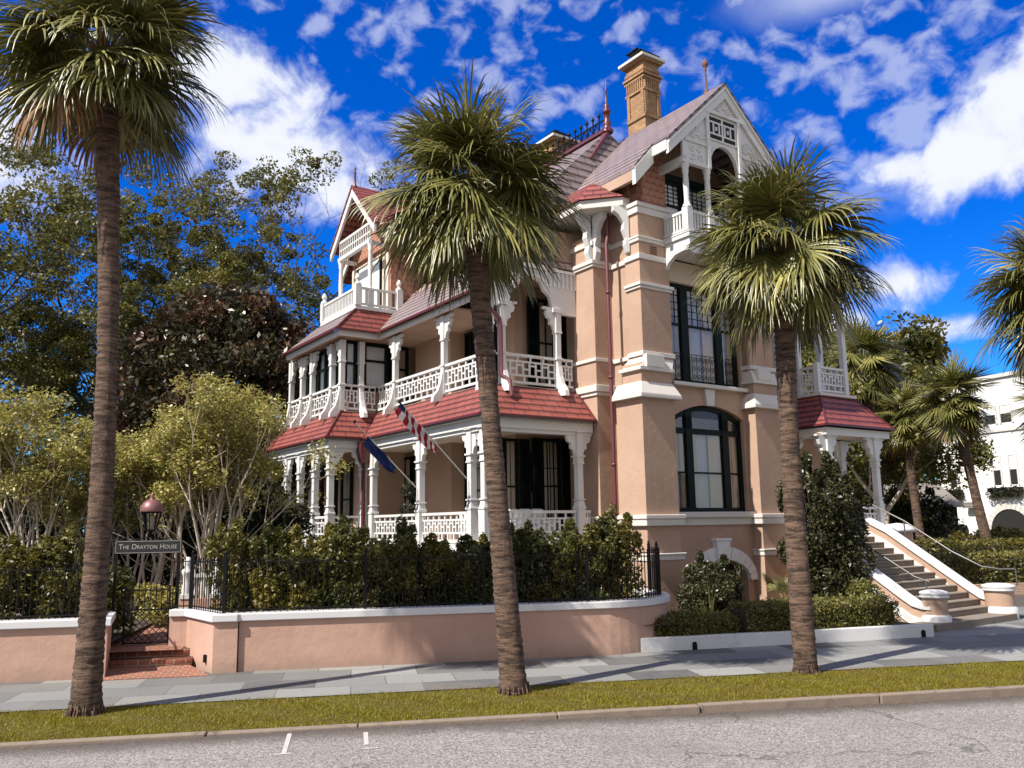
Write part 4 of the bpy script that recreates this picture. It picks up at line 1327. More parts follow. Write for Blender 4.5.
def veranda_column(u, v, z0, z1, dirs, upper=False, outward=None):
    mb = MB()
    mb.frame((u, v, 0))
    if not upper:
        mb.box(-.15, .15, -.15, .15, z0, z0 + .12); mb.box(-.122, .122, -.122, .122, z0 + .12, z0 + .92)
        mb.box(-.14, .14, -.14, .14, z0 + .92, z0 + .98)
        mb.frustum((-.125, .125, -.125, .125), z0 + .98, (-.095, .095, -.095, .095), z0 + 1.16)
        mb.box(-.13, .13, -.13, .13, z0 + 1.16, z0 + 1.2)
        mb.box(-.095, .095, -.095, .095, z0 + 1.2, z1 - .95)
        mb.box(-.125, .125, -.125, .125, z1 - .95, z1 - .9)
        mb.box(-.11, .11, -.11, .11, z1 - .9, z1)
        mb.box(-.15, .15, -.15, .15, z1 - .75, z1 - .7); mb.box(-.16, .16, -.16, .16, z1 - .06, z1 - .003)
    else:
        mb.box(-.085, .085, -.085, .085, z0, z1); mb.box(-.115, .115, -.115, .115, z1 - .78, z1 - .72); mb.box(-.1, .1, -.1, .1, z1 - .72, z1)
        mb.box(-.12, .12, -.12, .12, z0 + .86, z0 + .92)
    for d in dirs:
        d = Vector((d[0], d[1], 0)).normalized()
        mb.frame((u + d.x * .09, v + d.y * .09, z1 - .004), d, Vector((-d.y, d.x, 0)))
        mb.prism(SCROLL, -.055, .055, 'y')
    if outward:
        d = Vector((outward[0], outward[1], 0)).normalized()
        mb.frame((u + d.x * .08, v + d.y * .08, z0 - .12), d, Vector((-d.y, d.x, 0)))
        mb.prism([(0, 1.15), (.03, .8), (.09, .5), (.18, .25), (.34, .04), (.36, -.12), (0, -.1)], -.075, .075, 'y')
    return part('veranda_column', mb, 'white', .008)


U_, V_ = (1, 0), (0, 1)
low = [(-.82, 1.78, [(1, 0), (-1, 0)]), (-3.95, 1.78, [(1, 0), (0, 1)]), (-3.95, 2.45, [(0, 1), (0, -1)]), (-3.95, 5.35, [(0, 1), (0, -1)]), (-3.95, 8.6, [(0, -1)]),
       (-5.25, 9.1, [(0, 1), (1, 0)]), (-5.25, 10.4, [(0, 1), (0, -1)]), (-5.25, 13.1, [(0, 1), (0, -1)]), (-5.25, 15.0, [(0, -1)]), (-4.1, 9.1, [(-1, 0)]), (-5.25, 11.8, [(0, 1), (0, -1)])]
for u, v, d in low: veranda_column(u, v, 2.3, 5.42, d)
for u, v in ((-2.2, 15.05), (-3.6, 15.05)): veranda_column(u, v, 2.3, 5.42, [])


def fret(mb, L, z0, z1, seed=0):
    """Chinese-lattice railing along local x"""
    mb.box(0, L, -.05, .05, z1 - .075, z1); mb.box(0, L, -.035, .035, z0, z0 + .07)
    mb.box(0, L, -.022, .022, z1 - .24, z1 - .19)
    n = max(1, round(L / .72)); w_ = L / n
    h0, h1 = z0 + .07, z1 - .24
    hh = h1 - h0
    t_ = .024
    zz = h0 + .17
    mb.box(0, L, -.022, .022, zz - .02, zz + .03)
    for i in range(n * 2 + 1):
        x = i * w_ / 2
        mb.box(max(0, x - .025), min(L, x + .025), -.021, .021, z1 - .19, z1 - .075)
        mb.box(max(0, x + w_ / 4 - .025), min(L, x + w_ / 4 + .025), -.021, .021, z0 + .07, zz - .02)
    for i in range(n):
        x = i * w_
        for fx in (.0, .25, .5, .75):
            xx = x + fx * w_ + .04
            if xx < L - .03: mb.box(xx - .025, xx + .025, -.021, .021, zz + .03, h1)
        zm = zz + .03 + (h1 - zz) * .36; zn = zz + .03 + (h1 - zz) * .66
        mb.box(x + .065, x + .25 * w_ + .015, -.02, .02, zm, zm + .045)
        mb.box(x + .25 * w_ + .065, x + .5 * w_ + .015, -.02, .02, zn, zn + .045)
        mb.box(x + .5 * w_ + .065, x + .75 * w_ + .015, -.02, .02, zm, zm + .045)
        if x + w_ < L: mb.box(x + .75 * w_ + .065, x + w_ + .015, -.02, .02, zn, zn + .045)


def railing(p, q, z0, z1, gap=.1):
    a, b = Vector((p[0], p[1], 0)), Vector((q[0], q[1], 0))
    d = (b - a).normalized(); L = (b - a).length - 2 * gap
    mb = MB().frame(a + d * gap, d, Vector((-d.y, d.x, 0)))
    fret(mb, L, z0, z1)
    part('balustrade', mb, 'white')


lr = [((-.3, 1.78), (-.82, 1.78)), ((-.82, 1.78), (-3.95, 1.78)), ((-3.95, 2.45), (-3.95, 5.35)), ((-3.95, 5.35), (-3.95, 8.6)), ((-4.1, 9.1), (-5.25, 9.1)), ((-5.25, 9.1), (-5.25, 10.4)), ((-5.25, 10.4), (-5.25, 11.8)), ((-5.25, 11.8), (-5.25, 13.1)), ((-5.25, 13.1), (-5.25, 15.0))]
for p, q_ in lr: railing(p, q_, 2.36, 3.18, .15)

up = [(-.98, 2.42, [(-1, 0)], (0, -1)), (-2.95, 2.42, [(1, 0)], (0, -1)), (-3.36, 2.42, [(0, 1)], (-1, 0)), (-3.36, 4.95, [(0, 1), (0, -1)], (-1, 0)), (-3.36, 8.25, [(0, 1), (0, -1)], (-1, 0)), 
      (-4.0, 9.62, [], (0, -1)), (-4.7, 9.62, [(0, 1)], (-1, 0)), (-4.7, 10.45, [(0, 1)], (-1, 0)), (-4.7, 12.3, [(0, -1)], (-1, 0)), (-4.7, 13.3, [(0, 1), (0, -1)], (-1, 0)), (-4.7, 14.5, [(0, -1)], (-1, 0))]
for u, v, d, ow in up: veranda_column(u, v, 6.7, 9.14, d, True, ow)
for p, q_ in (((-.35, 2.42), (-.98, 2.42)), ((-.98, 2.42), (-2.95, 2.42)), ((-3.36, 2.42), (-3.36, 4.95)), ((-3.36, 4.95), (-3.36, 8.25)), ((-3.36, 8.25), (-3.36, 9.62)), ((-3.36, 9.62), (-4.0, 9.62)), ((-4.0, 9.62), (-4.7, 9.62)), ((-4.7, 9.62), (-4.7, 10.45)), ((-4.7, 10.45), (-4.7, 12.3)), ((-4.7, 12.3), (-4.7, 13.3)), ((-4.7, 13.3), (-4.7, 14.5))):
    railing(p, q_, 6.76, 7.62, .09)

# upper roof
OUT2 = [(-3.75, 2.3), (-3.75, 8.9), (-5.22, 8.9), (-5.22, 14.2), (-3.0, 14.2)]
INN2 = [(-1.5, 2.6), (-1.5, 9.5), (-4.2, 9.5), (-4.2, 13.4), (-3.0, 13.4)]
Z2 = 9.36
mb = MB(); mb.poly([(-3.75, 2.3, Z2), (-1.45, 2.3, Z2 + 2.35), (-1.45, 11.0, Z2 + 2.35), (-3.75, 8.9, Z2)]); mb.poly([(-3.75, 8.9, Z2 - .06), (-1.45, 11, Z2 + 2.29), (-1.45, 2.3, Z2 + 2.29), (-3.75, 2.3, Z2 - .06)]); part('veranda_roof', mb, 'roof')
mb = MB(); mb.poly([(-3.55, 8.9, Z2 + .02), (-5.22, 8.9, Z2), (-4.2, 9.6, Z2 + .98), (-2.7, 9.6, Z2 + .98)]); part('veranda_roof', mb, 'redroof')
mb = MB(); mb.poly([(-5.22, 8.9, Z2), (-5.22, 14.2, Z2), (-4.2, 13.4, Z2 + .98), (-4.2, 9.6, Z2 + .98)]); mb.poly([(-5.22, 14.2, Z2), (-3, 14.2, Z2), (-3, 13.4, Z2 + .98), (-4.2, 13.4, Z2 + .98)]); part('veranda_roof', mb, 'roof')
mb = MB()
for p, q_ in zip(OUT2, OUT2[1:]): mb.bar((*p, Z2), (*q_, Z2), .09, .07)
mb.tube([(-5.22, 8.9, Z2 + .01), (-4.2, 9.6, Z2 + .99)], .045, 6); mb.tube([(-3.75, 8.9, Z2 + .01), (-2.7, 9.6, Z2 + 1.0)], .045, 6)
part('gutter', mb, 'redpaint')
mb = MB(); path_box(mb, offset(OUT2, -.12), .1, 9.16, 9.352); part('fascia', mb, 'white', .01)
mb = MB(); mb.prism([(-3.6, 4.2), (-1.4, 4.2), (-1.4, 14), (-5.05, 14), (-5.05, 9.05), (-3.6, 9.05)], 9.2, 9.26, 'z'); part('veranda_ceiling', mb, 'stucco')
P('veranda_ceiling', 'stucco', (-2.9, -.2, 2.46, 3.89, 10.2, 10.26))
# arched front of the upper veranda
mb = MB()
pts = [(-3.55, 8.95), (-3.0, 8.95), (-2.72, 9.1), (-2.62, 9.45), (-2.4, 9.62), (-2.3, 9.85), (-1.95, 9.98), (-1.6, 9.85), (-1.5, 9.62), (-1.28, 9.45), (-1.2, 9.1), (-.9, 8.95), (-.3, 8.95), (-.3, 10.2), (-1.5, 10.45), (-2.6, 10.3), (-3.55, 9.3)]
mb.prism(pts, 2.34, 2.46, 'y')
for i in range(15):
    x = -2.5 + i * .155
    mb.box(x - .028, x + .028, 2.30, 2.34, 10.06 if abs(x + 1.95) < .5 else 9.75, 10.25)
mb.box(-2.75, -.32, 2.28, 2.34, 10.22, 10.3)
for k in range(9):
    a0, a1 = R(20 + k * 15.5), R(20 + (k + 1) * 15.5)
    mb.bar((-1.95 - .78 * math.cos(a0), 2.32, 9.28 + .74 * math.sin(a0)), (-1.95 - .78 * math.cos(a1), 2.32, 9.28 + .74 * math.sin(a1)), .05, .05, (0, 1, 0))
part('arched_spandrel', mb, 'white')
P('wall', 'stucco', (-1.5, .42, 2.5, 3.89, 10.3, 11.6))
mb = MB(); slab(mb, [(-2.9, 2.32, 10.5), (-.3, 2.32, 10.5), (-.3, 3.2, 11.3), (-2.4, 3.2, 11.3)], .12); part('veranda_roof', mb, 'roof')
P('arch_capital', 'white', (-1.2, -.85, 2.28, 2.52, 8.98, 9.1)); P('arch_capital', 'white', (-3.1, -2.8, 2.28, 2.52, 8.98, 9.1))
# parapet coping along the top of the side roof
P('coping', 'white', (-1.66, -1.5, 4.0, 9.6, 12.1, 12.22), (-1.6, -1.5, 4.0, 9.6, 11.95, 12.0), bevel=.01)
P('roof_flashing', 'redpaint', (-1.62, -1.5, 4.0, 11, 11.62, 11.76))

# downpipes with swan necks on the veranda corners
mb = MB(); mb.tube([(-3.72, 2.3, 9.3), (-3.5, 2.3, 8.9), (-3.1, 2.3, 8.55), (-3.06, 2.3, 8.3), (-3.06, 2.3, 6.95), (-2.95, 2.05, 6.75), (-2.95, 1.95, 6.3)], .06, 8); part('rainwater_pipe', mb, 'pipe')
mb = MB(); mb.tube([(-4.3, 8.75, 5.6), (-4.18, 8.85, 5.3), (-4.15, 9.0, 5.0), (-4.15, 8.95, 2.2)], .07, 8)
mb.box(-4.4, -4.0, 8.65, 9.0, 5.25, 5.55); mb.frustum((-4.3, -4.05, 8.75, 8.98), 4.9, (-4.4, -4.0, 8.65, 9.0), 5.25)
part('rainwater_pipe', mb, 'redpaint')


# shutters and windows on the veranda walls
def shutter(fr, x0, x1, z0, z1):
    mb = MB().frame(**fr)
    y0, y1 = -.06, -.01
    mb.box(x0, x0 + .06, y0, y1, z0, z1); mb.box(x1 - .06, x1, y0, y1, z0, z1)
    for z in (z0, (z0 + z1) / 2 - .04, z1 - .08): mb.box(x0 + .06, x1 - .06, y0, y1, z, z + .08)
    n = int((z1 - z0 - .2) / .06)
    for i in range(n):
        z = z0 + .1 + i * (z1 - z0 - .2) / n
        mb.add([(x0 + .06, y0 + .005, z), (x1 - .06, y0 + .005, z), (x1 - .06, y1 - .005, z + .045), (x0 + .06, y1 - .005, z + .045)], [(0, 1, 2, 3)])
    mb.box(x0 + .06, x1 - .06, y1 - .004, y1, z0, z1)
    return mb.build('shutter', MT['green'], H)


def wall_window(fr, xc, w_, z0, z1, shut=True, sw=.42, drapes='only', **kw):
    f2 = dict(fr); o_ = Vector(fr['o']) - Vector(fr['y']).normalized() * .13; f2['o'] = tuple(o_)
    window(f2, xc - w_ / 2, xc + w_ / 2, z0, z1, rails=(((z0 + z1) / 2, .05),), fw=.08, depth=.128, drapes=False, **kw)
    mb = MB().frame(**f2)
    for lo, hi in ((xc - w_ / 2 + .06, xc - w_ * .03), (xc + w_ * .03, xc + w_ / 2 - .06)):
        n = 5
        for i in range(n):
            t0 = lo + (hi - lo) * i / n; t1 = lo + (hi - lo) * (i + 1) / n
            mb.add([(t0, .075, z0), (.5 * (t0 + t1), .1, z0), (t1, .075, z0), (t1, .075, z1), (.5 * (t0 + t1), .1, z1), (t0, .075, z1)], [(0, 1, 4, 5), (1, 2, 3, 4)])
    mb.build('curtain', MT['curtain'], H)
    if shut:
        for s0 in (xc - w_ / 2 - sw - .03, xc + w_ / 2 + .03): shutter(f2, s0, s0 + sw, z0, z1)


VB = dict(o=(0, 3.9, 0), x=(1, 0, 0), y=(0, 1, 0))
wall_window(VB, -.28, .72, 2.45, 5.4, muntx=(-.40, -.16), munz=(4.5,), sw=.34)
wall_window(VB, -1.75, .5, 2.45, 5.35, sw=.36)
wall_window(VB, -.35, .7, 6.95, 9.8, muntx=(-.35,), sw=.38)
SB = dict(o=(-1.5, 0, 0), **LEFT)
for vc in (5.6, 11.0, 13.2): wall_window(SB, -vc, 1.1, 2.45, 5.3, muntx=(-vc,), munz=(4.6,))
wall_window(SB, -5.6, 1.0, 6.95, 9.1, muntx=(-5.6,))
P('chimney_breast', 'stucco', (-2.0, -1.45, 6.9, 9.4, 2.3, 11.2))
# lower part of the bay: an inner wall with tall windows
P('wall', 'stucco', (-3.4, -1.4, 11.0, 14.2, 2.3, 5.5))
SB2 = dict(o=(-3.4, 0, 0), **LEFT)
for vc in (11.9, 13.3): wall_window(SB2, -vc, .9, 2.45, 5.1, shut=False)
# upper bay: glazed room set just behind the posts
BF = dict(o=(0, 9.74, 0), x=(1, 0, 0), y=(0, 1, 0))
P('wall', 'stucco', (-4.3, -1.4, 10.2, 13.9, 6.7, 9.2)); P('wall', 'stucco', (-4.35, -3.0, 10.02, 10.2, 6.7, 7.55))
window(BF, -4.55, -4.1, 7.5, 9.18, fw=.1, blind=True, rails=((8.35, .08),), depth=.24)
window(BF, -3.86, -2.9, 7.5, 9.18, fw=.12, blind=True, rails=((8.5, .08),), depth=.24)
window(BF, -2.8, -2.1, 6.8, 9.15, fw=.1, blind=False, drapes=True, rails=((8.3, .07),), depth=.29)
P('wall_panel', 'green', (-4.36, -2.0, 10.16, 10.21, 6.75, 9.2))
BS = dict(o=(-4.58, 0, 0), **LEFT)
window(BS, -10.4, -9.85, 7.5, 9.15, fw=.1, blind=True, rails=((8.3, .07),), depth=.2)
window(BS, -12.2, -10.6, 7.5, 9.15, mull=((-11.5, -11.38),), fw=.12, blind=True, rails=((8.4, .08),), depth=.2)
window(BS, -13.2, -12.4, 7.5, 9.15, fw=.1, blind=True, rails=((8.3, .07),), depth=.2)
P('wall_panel', 'green', (-4.36, -4.30, 9.9, 13.9, 7.4, 9.2)); P('wall_panel', 'stucco', (-4.40, -4.30, 9.9, 13.9, 6.7, 7.4))

# third-floor balcony over the bay and its gable
P('balcony_floor', 'white', (-4.3, -1.5, 9.5, 12.7, 10.28, 10.42), bevel=.01)
mb = MB()
def picket_rail(p, q, z0, z1, step=.13):
    a, b = Vector((*p, 0)), Vector((*q, 0)); d = (b - a).normalized(); L = (b - a).length
    mb.frame(a, d, Vector((-d.y, d.x, 0)))
    mb.box(0, L, -.05, .05, z1 - .08, z1); mb.box(0, L, -.04, .04, z0, z0 + .07)
    n = int(L / step)
    for i in range(n): mb.box((i + .28) * L / n, (i + .72) * L / n, -.02, .02, z0 + .07, z1 - .08)
picket_rail((-4.2, 9.55), (-4.2, 12.6), 10.46, 11.1); picket_rail((-4.2, 9.55), (-2.6, 9.55), 10.46, 11.1, .2); picket_rail((-4.2, 12.6), (-2.6, 12.6), 10.46, 11.1)
mb.T = None
part('balustrade', mb, 'white')
for u, v in ((-4.2, 9.55), (-4.2, 12.6), (-2.6, 9.55)):
    mb = MB(); mb.box(u - .11, u + .11, v - .11, v + .11, 10.42, 11.17); mb.lathe((u, v, 11.17), [(.12, 0), (.12, .05), (.06, .1), (.05, .14), (.09, .19), (.10, .26), (.06, .33), (.03, .38), (0, .41)], 12); part('newel_post', mb, 'white')
for v in (9.95, 12.6): turned_post(-3.55, v, 10.42, 13.0)
GV, GZ, GS = 11.3, 15.55, 1.02
def gz(v): return GZ - abs(v - GV) * GS
for sg in (-1, 1):
    e = GV + sg * 2.0
    e2 = GV + sg * 2.9
    pts = [(-3.75, GV, GZ), (-3.75, e, gz(e)), (-3.0, e, gz(e)), (-3.0, e2, gz(e2) + .1), (1.2, e2, gz(e2) + .1), (1.2, GV, GZ)]
    if sg < 0: pts = pts[::-1]
    mb = MB(); slab(mb, pts, .12); part('roof', mb, 'redroof')
    mb = MB(); mb.prism([(GV, gz(GV) - .1), (e, gz(e) - .1), (e, gz(e) - .42), (GV, gz(GV) - .46)], -3.72, -3.63, 'x'); mb.prism([(e, gz(e) - .1), (e2, gz(e2) - .02), (e2, gz(e2) - .32), (e, gz(e) - .4)], -2.98, -2.9, 'x'); part('barge_board', mb, 'white')
mb = MB(); mb.prism([(9.6, 10.42), (13.0, 10.42), (13.0, gz(13.0) - .2), (GV, GZ - .2), (9.6, gz(9.6) - .2)], -2.9, .5, 'x'); part('tile_hanging', mb, 'scale')
P('wall', 'cream', (-2.96, -2.9, 9.7, 12.9, 10.42, 12.7))
P('door_frame', 'green', (-3.02, -2.95, 10.2, 10.32, 10.45, 12.6), (-3.02, -2.95, 12.2, 12.3, 10.45, 12.6), (-3.02, -2.95, 11.2, 11.3, 10.45, 12.6))
P('door_glass', 'blind', (-2.985, -2.96, 10.3, 12.2, 10.5, 12.55))
P('gable_beam', 'white', (-3.62, -2.9, 9.9, 10.0, 12.85, 13.0), (-3.62, -2.9, 12.55, 12.65, 12.85, 13.0), (-3.66, -3.5, 9.85, 12.7, 12.9, 13.04), bevel=.01)
mb = MB(); mb.frame((-3.58, 0, 0), **LEFT)
x0, x1 = -12.65, -9.9
mb.box(x0, x1, -.04, .04, 13.6, 13.7)
for i in range(15): mb.box(x0 + i * (x1 - x0) / 14 - .025, x0 + i * (x1 - x0) / 14 + .025, -.02, .02, 13.04, 13.6)
mb.box(x0, x1, -.021, .021, 13.3, 13.35)
part('gable_lattice', mb, 'white')
mb = MB(); mb.lathe((-3.6, GV, GZ - .05), [(.09, 0), (.05, .1), (.03, .5), (.06, .55), (.02, .62), (.05, .7), (0, .82)], 10); part('finial', mb, 'pipe')

# lantern bracket on the veranda wall
mb = MB(); mb.box(-1.08, -1.02, 3.78, 3.89, 3.75, 4.95)
mb.tube([(-1.05, 3.8, 4.85), (-1.1, 3.6, 4.9), (-1.15, 3.45, 4.75), (-1.15, 3.45, 4.55)], .018, 6); mb.tube([(-1.05, 3.8, 3.85), (-1.1, 3.6, 3.85), (-1.15, 3.47, 4.0)], .015, 6)
mb.lathe((-1.15, 3.45, 4.0), [(.0, 0), (.05, 0), (.1, .38), (.12, .4), (.02, .55), (0, .6)], 8)
part('wall_lantern', mb, 'iron')

# ------------------------------------------------------------------ entrance porch on the right and its stairs
P('wall', 'stucco', (5.8, 9.95, .55, .75, 0, 5.45)); P('wall', 'stucco', (5.75, 6.3, .75, 8, 0, 6.6))
P('porch_floor', 'trim', (5.75, 10.3, -1.22, .6, 2.1, 2.3), bevel=.015)
P('porch_base', 'stucco', (5.75, 10.2, -1.1, .6, 0, 2.1))
P('door', 'green', (6.0, 7.7, .47, .55, 2.32, 4.9)); P('door_frame', 'trim', (5.92, 6.0, .45, .56, 2.3, 5.0)); P('door_frame', 'trim', (7.7, 7.78, .45, .56, 2.3, 5.0))
for u, v, d in ((6.85, -.92, [(1, 0), (-1, 0), (0, 1)]), (9.32, -.92, [(1, 0), (-1, 0), (0, 1)]), (9.3, .32, [(-1, 0), (1, 0)]), (6.85, .4, [(0, -1)])): veranda_column(u, v, 2.3, 5.42, d)
railing((8.3, -.92), (9.32, -.92), 2.36, 3.2, .16); railing((9.32, -.92), (9.3, .32), 2.36, 3.2, .16)
PO = [(6.5, 2.8), (6.5, -1.22), (10.1, -1.22), (10.1, 2.8)]
PN = [(7.45, 2.0), (7.45, -.38), (9.2, -.38), (9.2, 2.0)]
skirt(PO, PN, 5.70, 6.78, 'redroof', 'porch_roof')
mb = MB(); path_box(mb, offset(PO, .12)[::-1], .12, 5.4, 5.64); part('fascia', mb, 'white', .01)
P('porch_ceiling', 'cream', (6.6, 9.9, -1.0, .6, 5.46, 5.52))
P('balcony_floor', 'trim', (7.35, 9.3, -.48, 2, 6.76, 6.86), bevel=.01)
for u, v, z1_ in ((7.5, -.3, 7.85), (7.5, .4, 10.3), (8.95, -.3, 10.3), (8.95, .6, 10.3)):
    mb = MB(); mb.box(u - .09, u + .09, v - .09, v + .09, 6.86, z1_); part('balcony_post', mb, 'white', .01)
mb = MB(); mb.box(6.12, 6.34, .2, .42, 6.7, 10.3); part('balcony_post', mb, 'white', .01)
railing((7.5, -.3), (8.95, -.3), 6.92, 7.75, .09); railing((7.5, .4), (7.5, -.3), 6.92, 7.75, .09); railing((8.95, -.3), (8.95, .6), 6.92, 7.75, .09)
P('balcony_roof', 'trim', (5.75, 9.1, -.42, 2.2, 10.3, 10.5)); mb = MB(); slab(mb, [(5.75, -.5, 10.6), (9.2, -.5, 10.6), (9.2, 2.2, 10.9), (5.75, 2.2, 11.6)], .1); part('roof', mb, 'roof')

NR = 12
ua, ub = 5.15, 8.0
rise = (2.3 - .13) / (NR + 1)
for i in range(NR + 1):
    vtop = -1.22 - (NR - i) * .30
    e = .35 if i == 0 else 0
    z1_ = .12 + rise * (i + 1)
    mb = MB()
    if i == 0:
        mb.box(ua - .95, ub + .1, vtop - .62, vtop, .0, z1_)
    else:
        mb.box(ua, ub, vtop - .30, -1.23, max(.0, z1_ - rise - .02 * 0 - .0), z1_ - .04)
        mb.box(ua, ub, vtop - .33, vtop, z1_ - .04, z1_)
    part('stair_step', mb, 'stone', .01)


def cheek(u0, u1, pier_u, pier_v, far):
    """side wall of the stairs: sloping body, white skirting, rounded white cap and a drum pier at its foot"""
    vt, vb = -1.25, -4.55
    zt, zb = 2.72, .62
    top = [(vt, zt + .02), (-1.9, zt - .3)] + [(-1.9 + (vb + 1.9) * k / 8, zt - .3 + (zb - zt + .3) * k / 8) for k in range(1, 8)] + [(vb, zb + .02), (vb - .25, zb - .04), (vb - .5, zb - .05)]
    mb = MB(); mb.prism(top + [(vb - .5, 0), (vt, 0)], u0, u1, 'x'); part('stair_side_wall', mb, 'stucco')
    mb = MB()
    for (a_, b_), (c_, d_) in zip(top, top[1:]):
        mb.prism([(a_, b_ - .0), (c_, d_ - .0), (c_, d_ + .07), (a_, b_ + .07)], u0 - .055, u1 + .055, 'x'); mb.prism([(a_, b_ + .07), (c_, d_ + .07), (c_, d_ + .11), (a_, b_ + .11)], u0 + .04, u1 - .04, 'x')
    part('stair_wall_cap', mb, 'capwhite')
    mb = MB()
    for x0_, x1_ in ((u0 - .035, u0 + .001), (u1 - .001, u1 + .035)):
        for (a_, b_), (c_, d_) in zip(top, top[1:]):
            mb.prism([(a_, max(.0, b_ - .5)), (c_, max(.0, d_ - .5)), (c_, max(.02, d_ - .24)), (a_, max(.02, b_ - .24))], x0_, x1_, 'x')
    part('stair_skirting', mb, 'capwhite')
    c = (pier_u, pier_v, 0)
    r_ = .29 if not far else .36
    mb = MB(); mb.lathe(c, [(r_, .40), (r_, .86)], 28); part('stair_pier', mb, 'stucco')
    mb = MB(); mb.lathe(c, [(r_ + .06, .1), (r_ + .06, .40), (r_ + .0, .45)], 28); part('pier_base', mb, 'capwhite')
    mb = MB(); mb.lathe(c, [(r_ - .02, .84), (r_ + .05, .86), (r_ + .05, .90), (r_ + .01, .92), (r_ + .06, .95), (r_ + .04, 1.0), (r_ - .1, 1.04), (0, 1.05)], 28); part('pier_cap', mb, 'capwhite')


cheek(4.72, 5.13, 4.98, -5.0, False)
cheek(8.02, 8.42, 8.18, -4.98, True)
mb = MB(); mb.lathe((9.55, -1.35, 0), [(.44, 0), (.44, 2.42)], 28); part('stair_pier', mb, 'stucco')
mb = MB(); mb.lathe((9.55, -1.35, 0), [(.44, 2.38), (.56, 2.42), (.56, 2.5), (.5, 2.55), (.3, 2.64), (0, 2.68)], 28); part('pier_cap', mb, 'capwhite')

# tube handrails on the stairs
for u, vs_ in ((5.35, 0), (8.55, .25)):
    mb = MB()
    if u < 6: pts = [(u, -1.3, 3.25), (u, -1.9, 2.75), (u, -4.3, 1.32), (u, -4.7, 1.2)]
    else: pts = [(u, -1.2, 3.25), (u, -2.2, 2.75), (u, -3.6, 1.85), (u, -4.4, 1.46), (u, -4.9, 1.4), (u, -5.3, 1.42)]
    mb.tube(pts, .024, 8)
    posts = [(pts[1], 1.9), (pts[-1], .98 if u > 6 else .5)]
    if u < 6: posts = [((u, -1.9, 2.75), 1.9), ((u, -4.6, 1.22), .5)]
    for p, zb in posts:
        mb.tube([(p[0], p[1], zb), (p[0], p[1], p[2])], .022, 8)
    part('handrail', mb, 'steel')

# ================================================================== vegetation
def leaf_quads(P_, size, g, up=0.35, aspect=0.5, fold=True):
    """one small pointed leaf at each point, turned at random and leaning to face upwards"""
    n = len(P_)
    nrm = g.normal(0, 1, (n, 3)); nrm[:, 2] += up * 2
    nrm /= np.linalg.norm(nrm, axis=1)[:, None]
    a = g.normal(0, 1, (n, 3)); a -= nrm * (a * nrm).sum(1)[:, None]
    a /= np.linalg.norm(a, axis=1)[:, None] + 1e-9
    b = np.cross(nrm, a)
    s = (size * g.uniform(.6, 1.3, n))[:, None]
    V = np.stack([P_ - a * s, P_ + b * s * aspect + nrm * s * .12, P_ + a * s, P_ - b * s * aspect + nrm * s * .12], 1).reshape(-1, 3)
    F = np.arange(n * 4).reshape(-1, 4)
    return V, F


def clump_points(centers, radii, counts, g, shell=.55):
    out = []
    for c, r, k in zip(centers, radii, counts):
        d = g.normal(0, 1, (k, 3)); d /= np.linalg.norm(d, axis=1)[:, None]
        rad = g.uniform(0, 1, k) ** (1 / 3.0) * (1 - shell) + shell * g.uniform(.7, 1.05, k)
        out.append(np.asarray(c)[None] + d * rad[:, None] * np.asarray(r)[None])
    return np.concatenate(out)


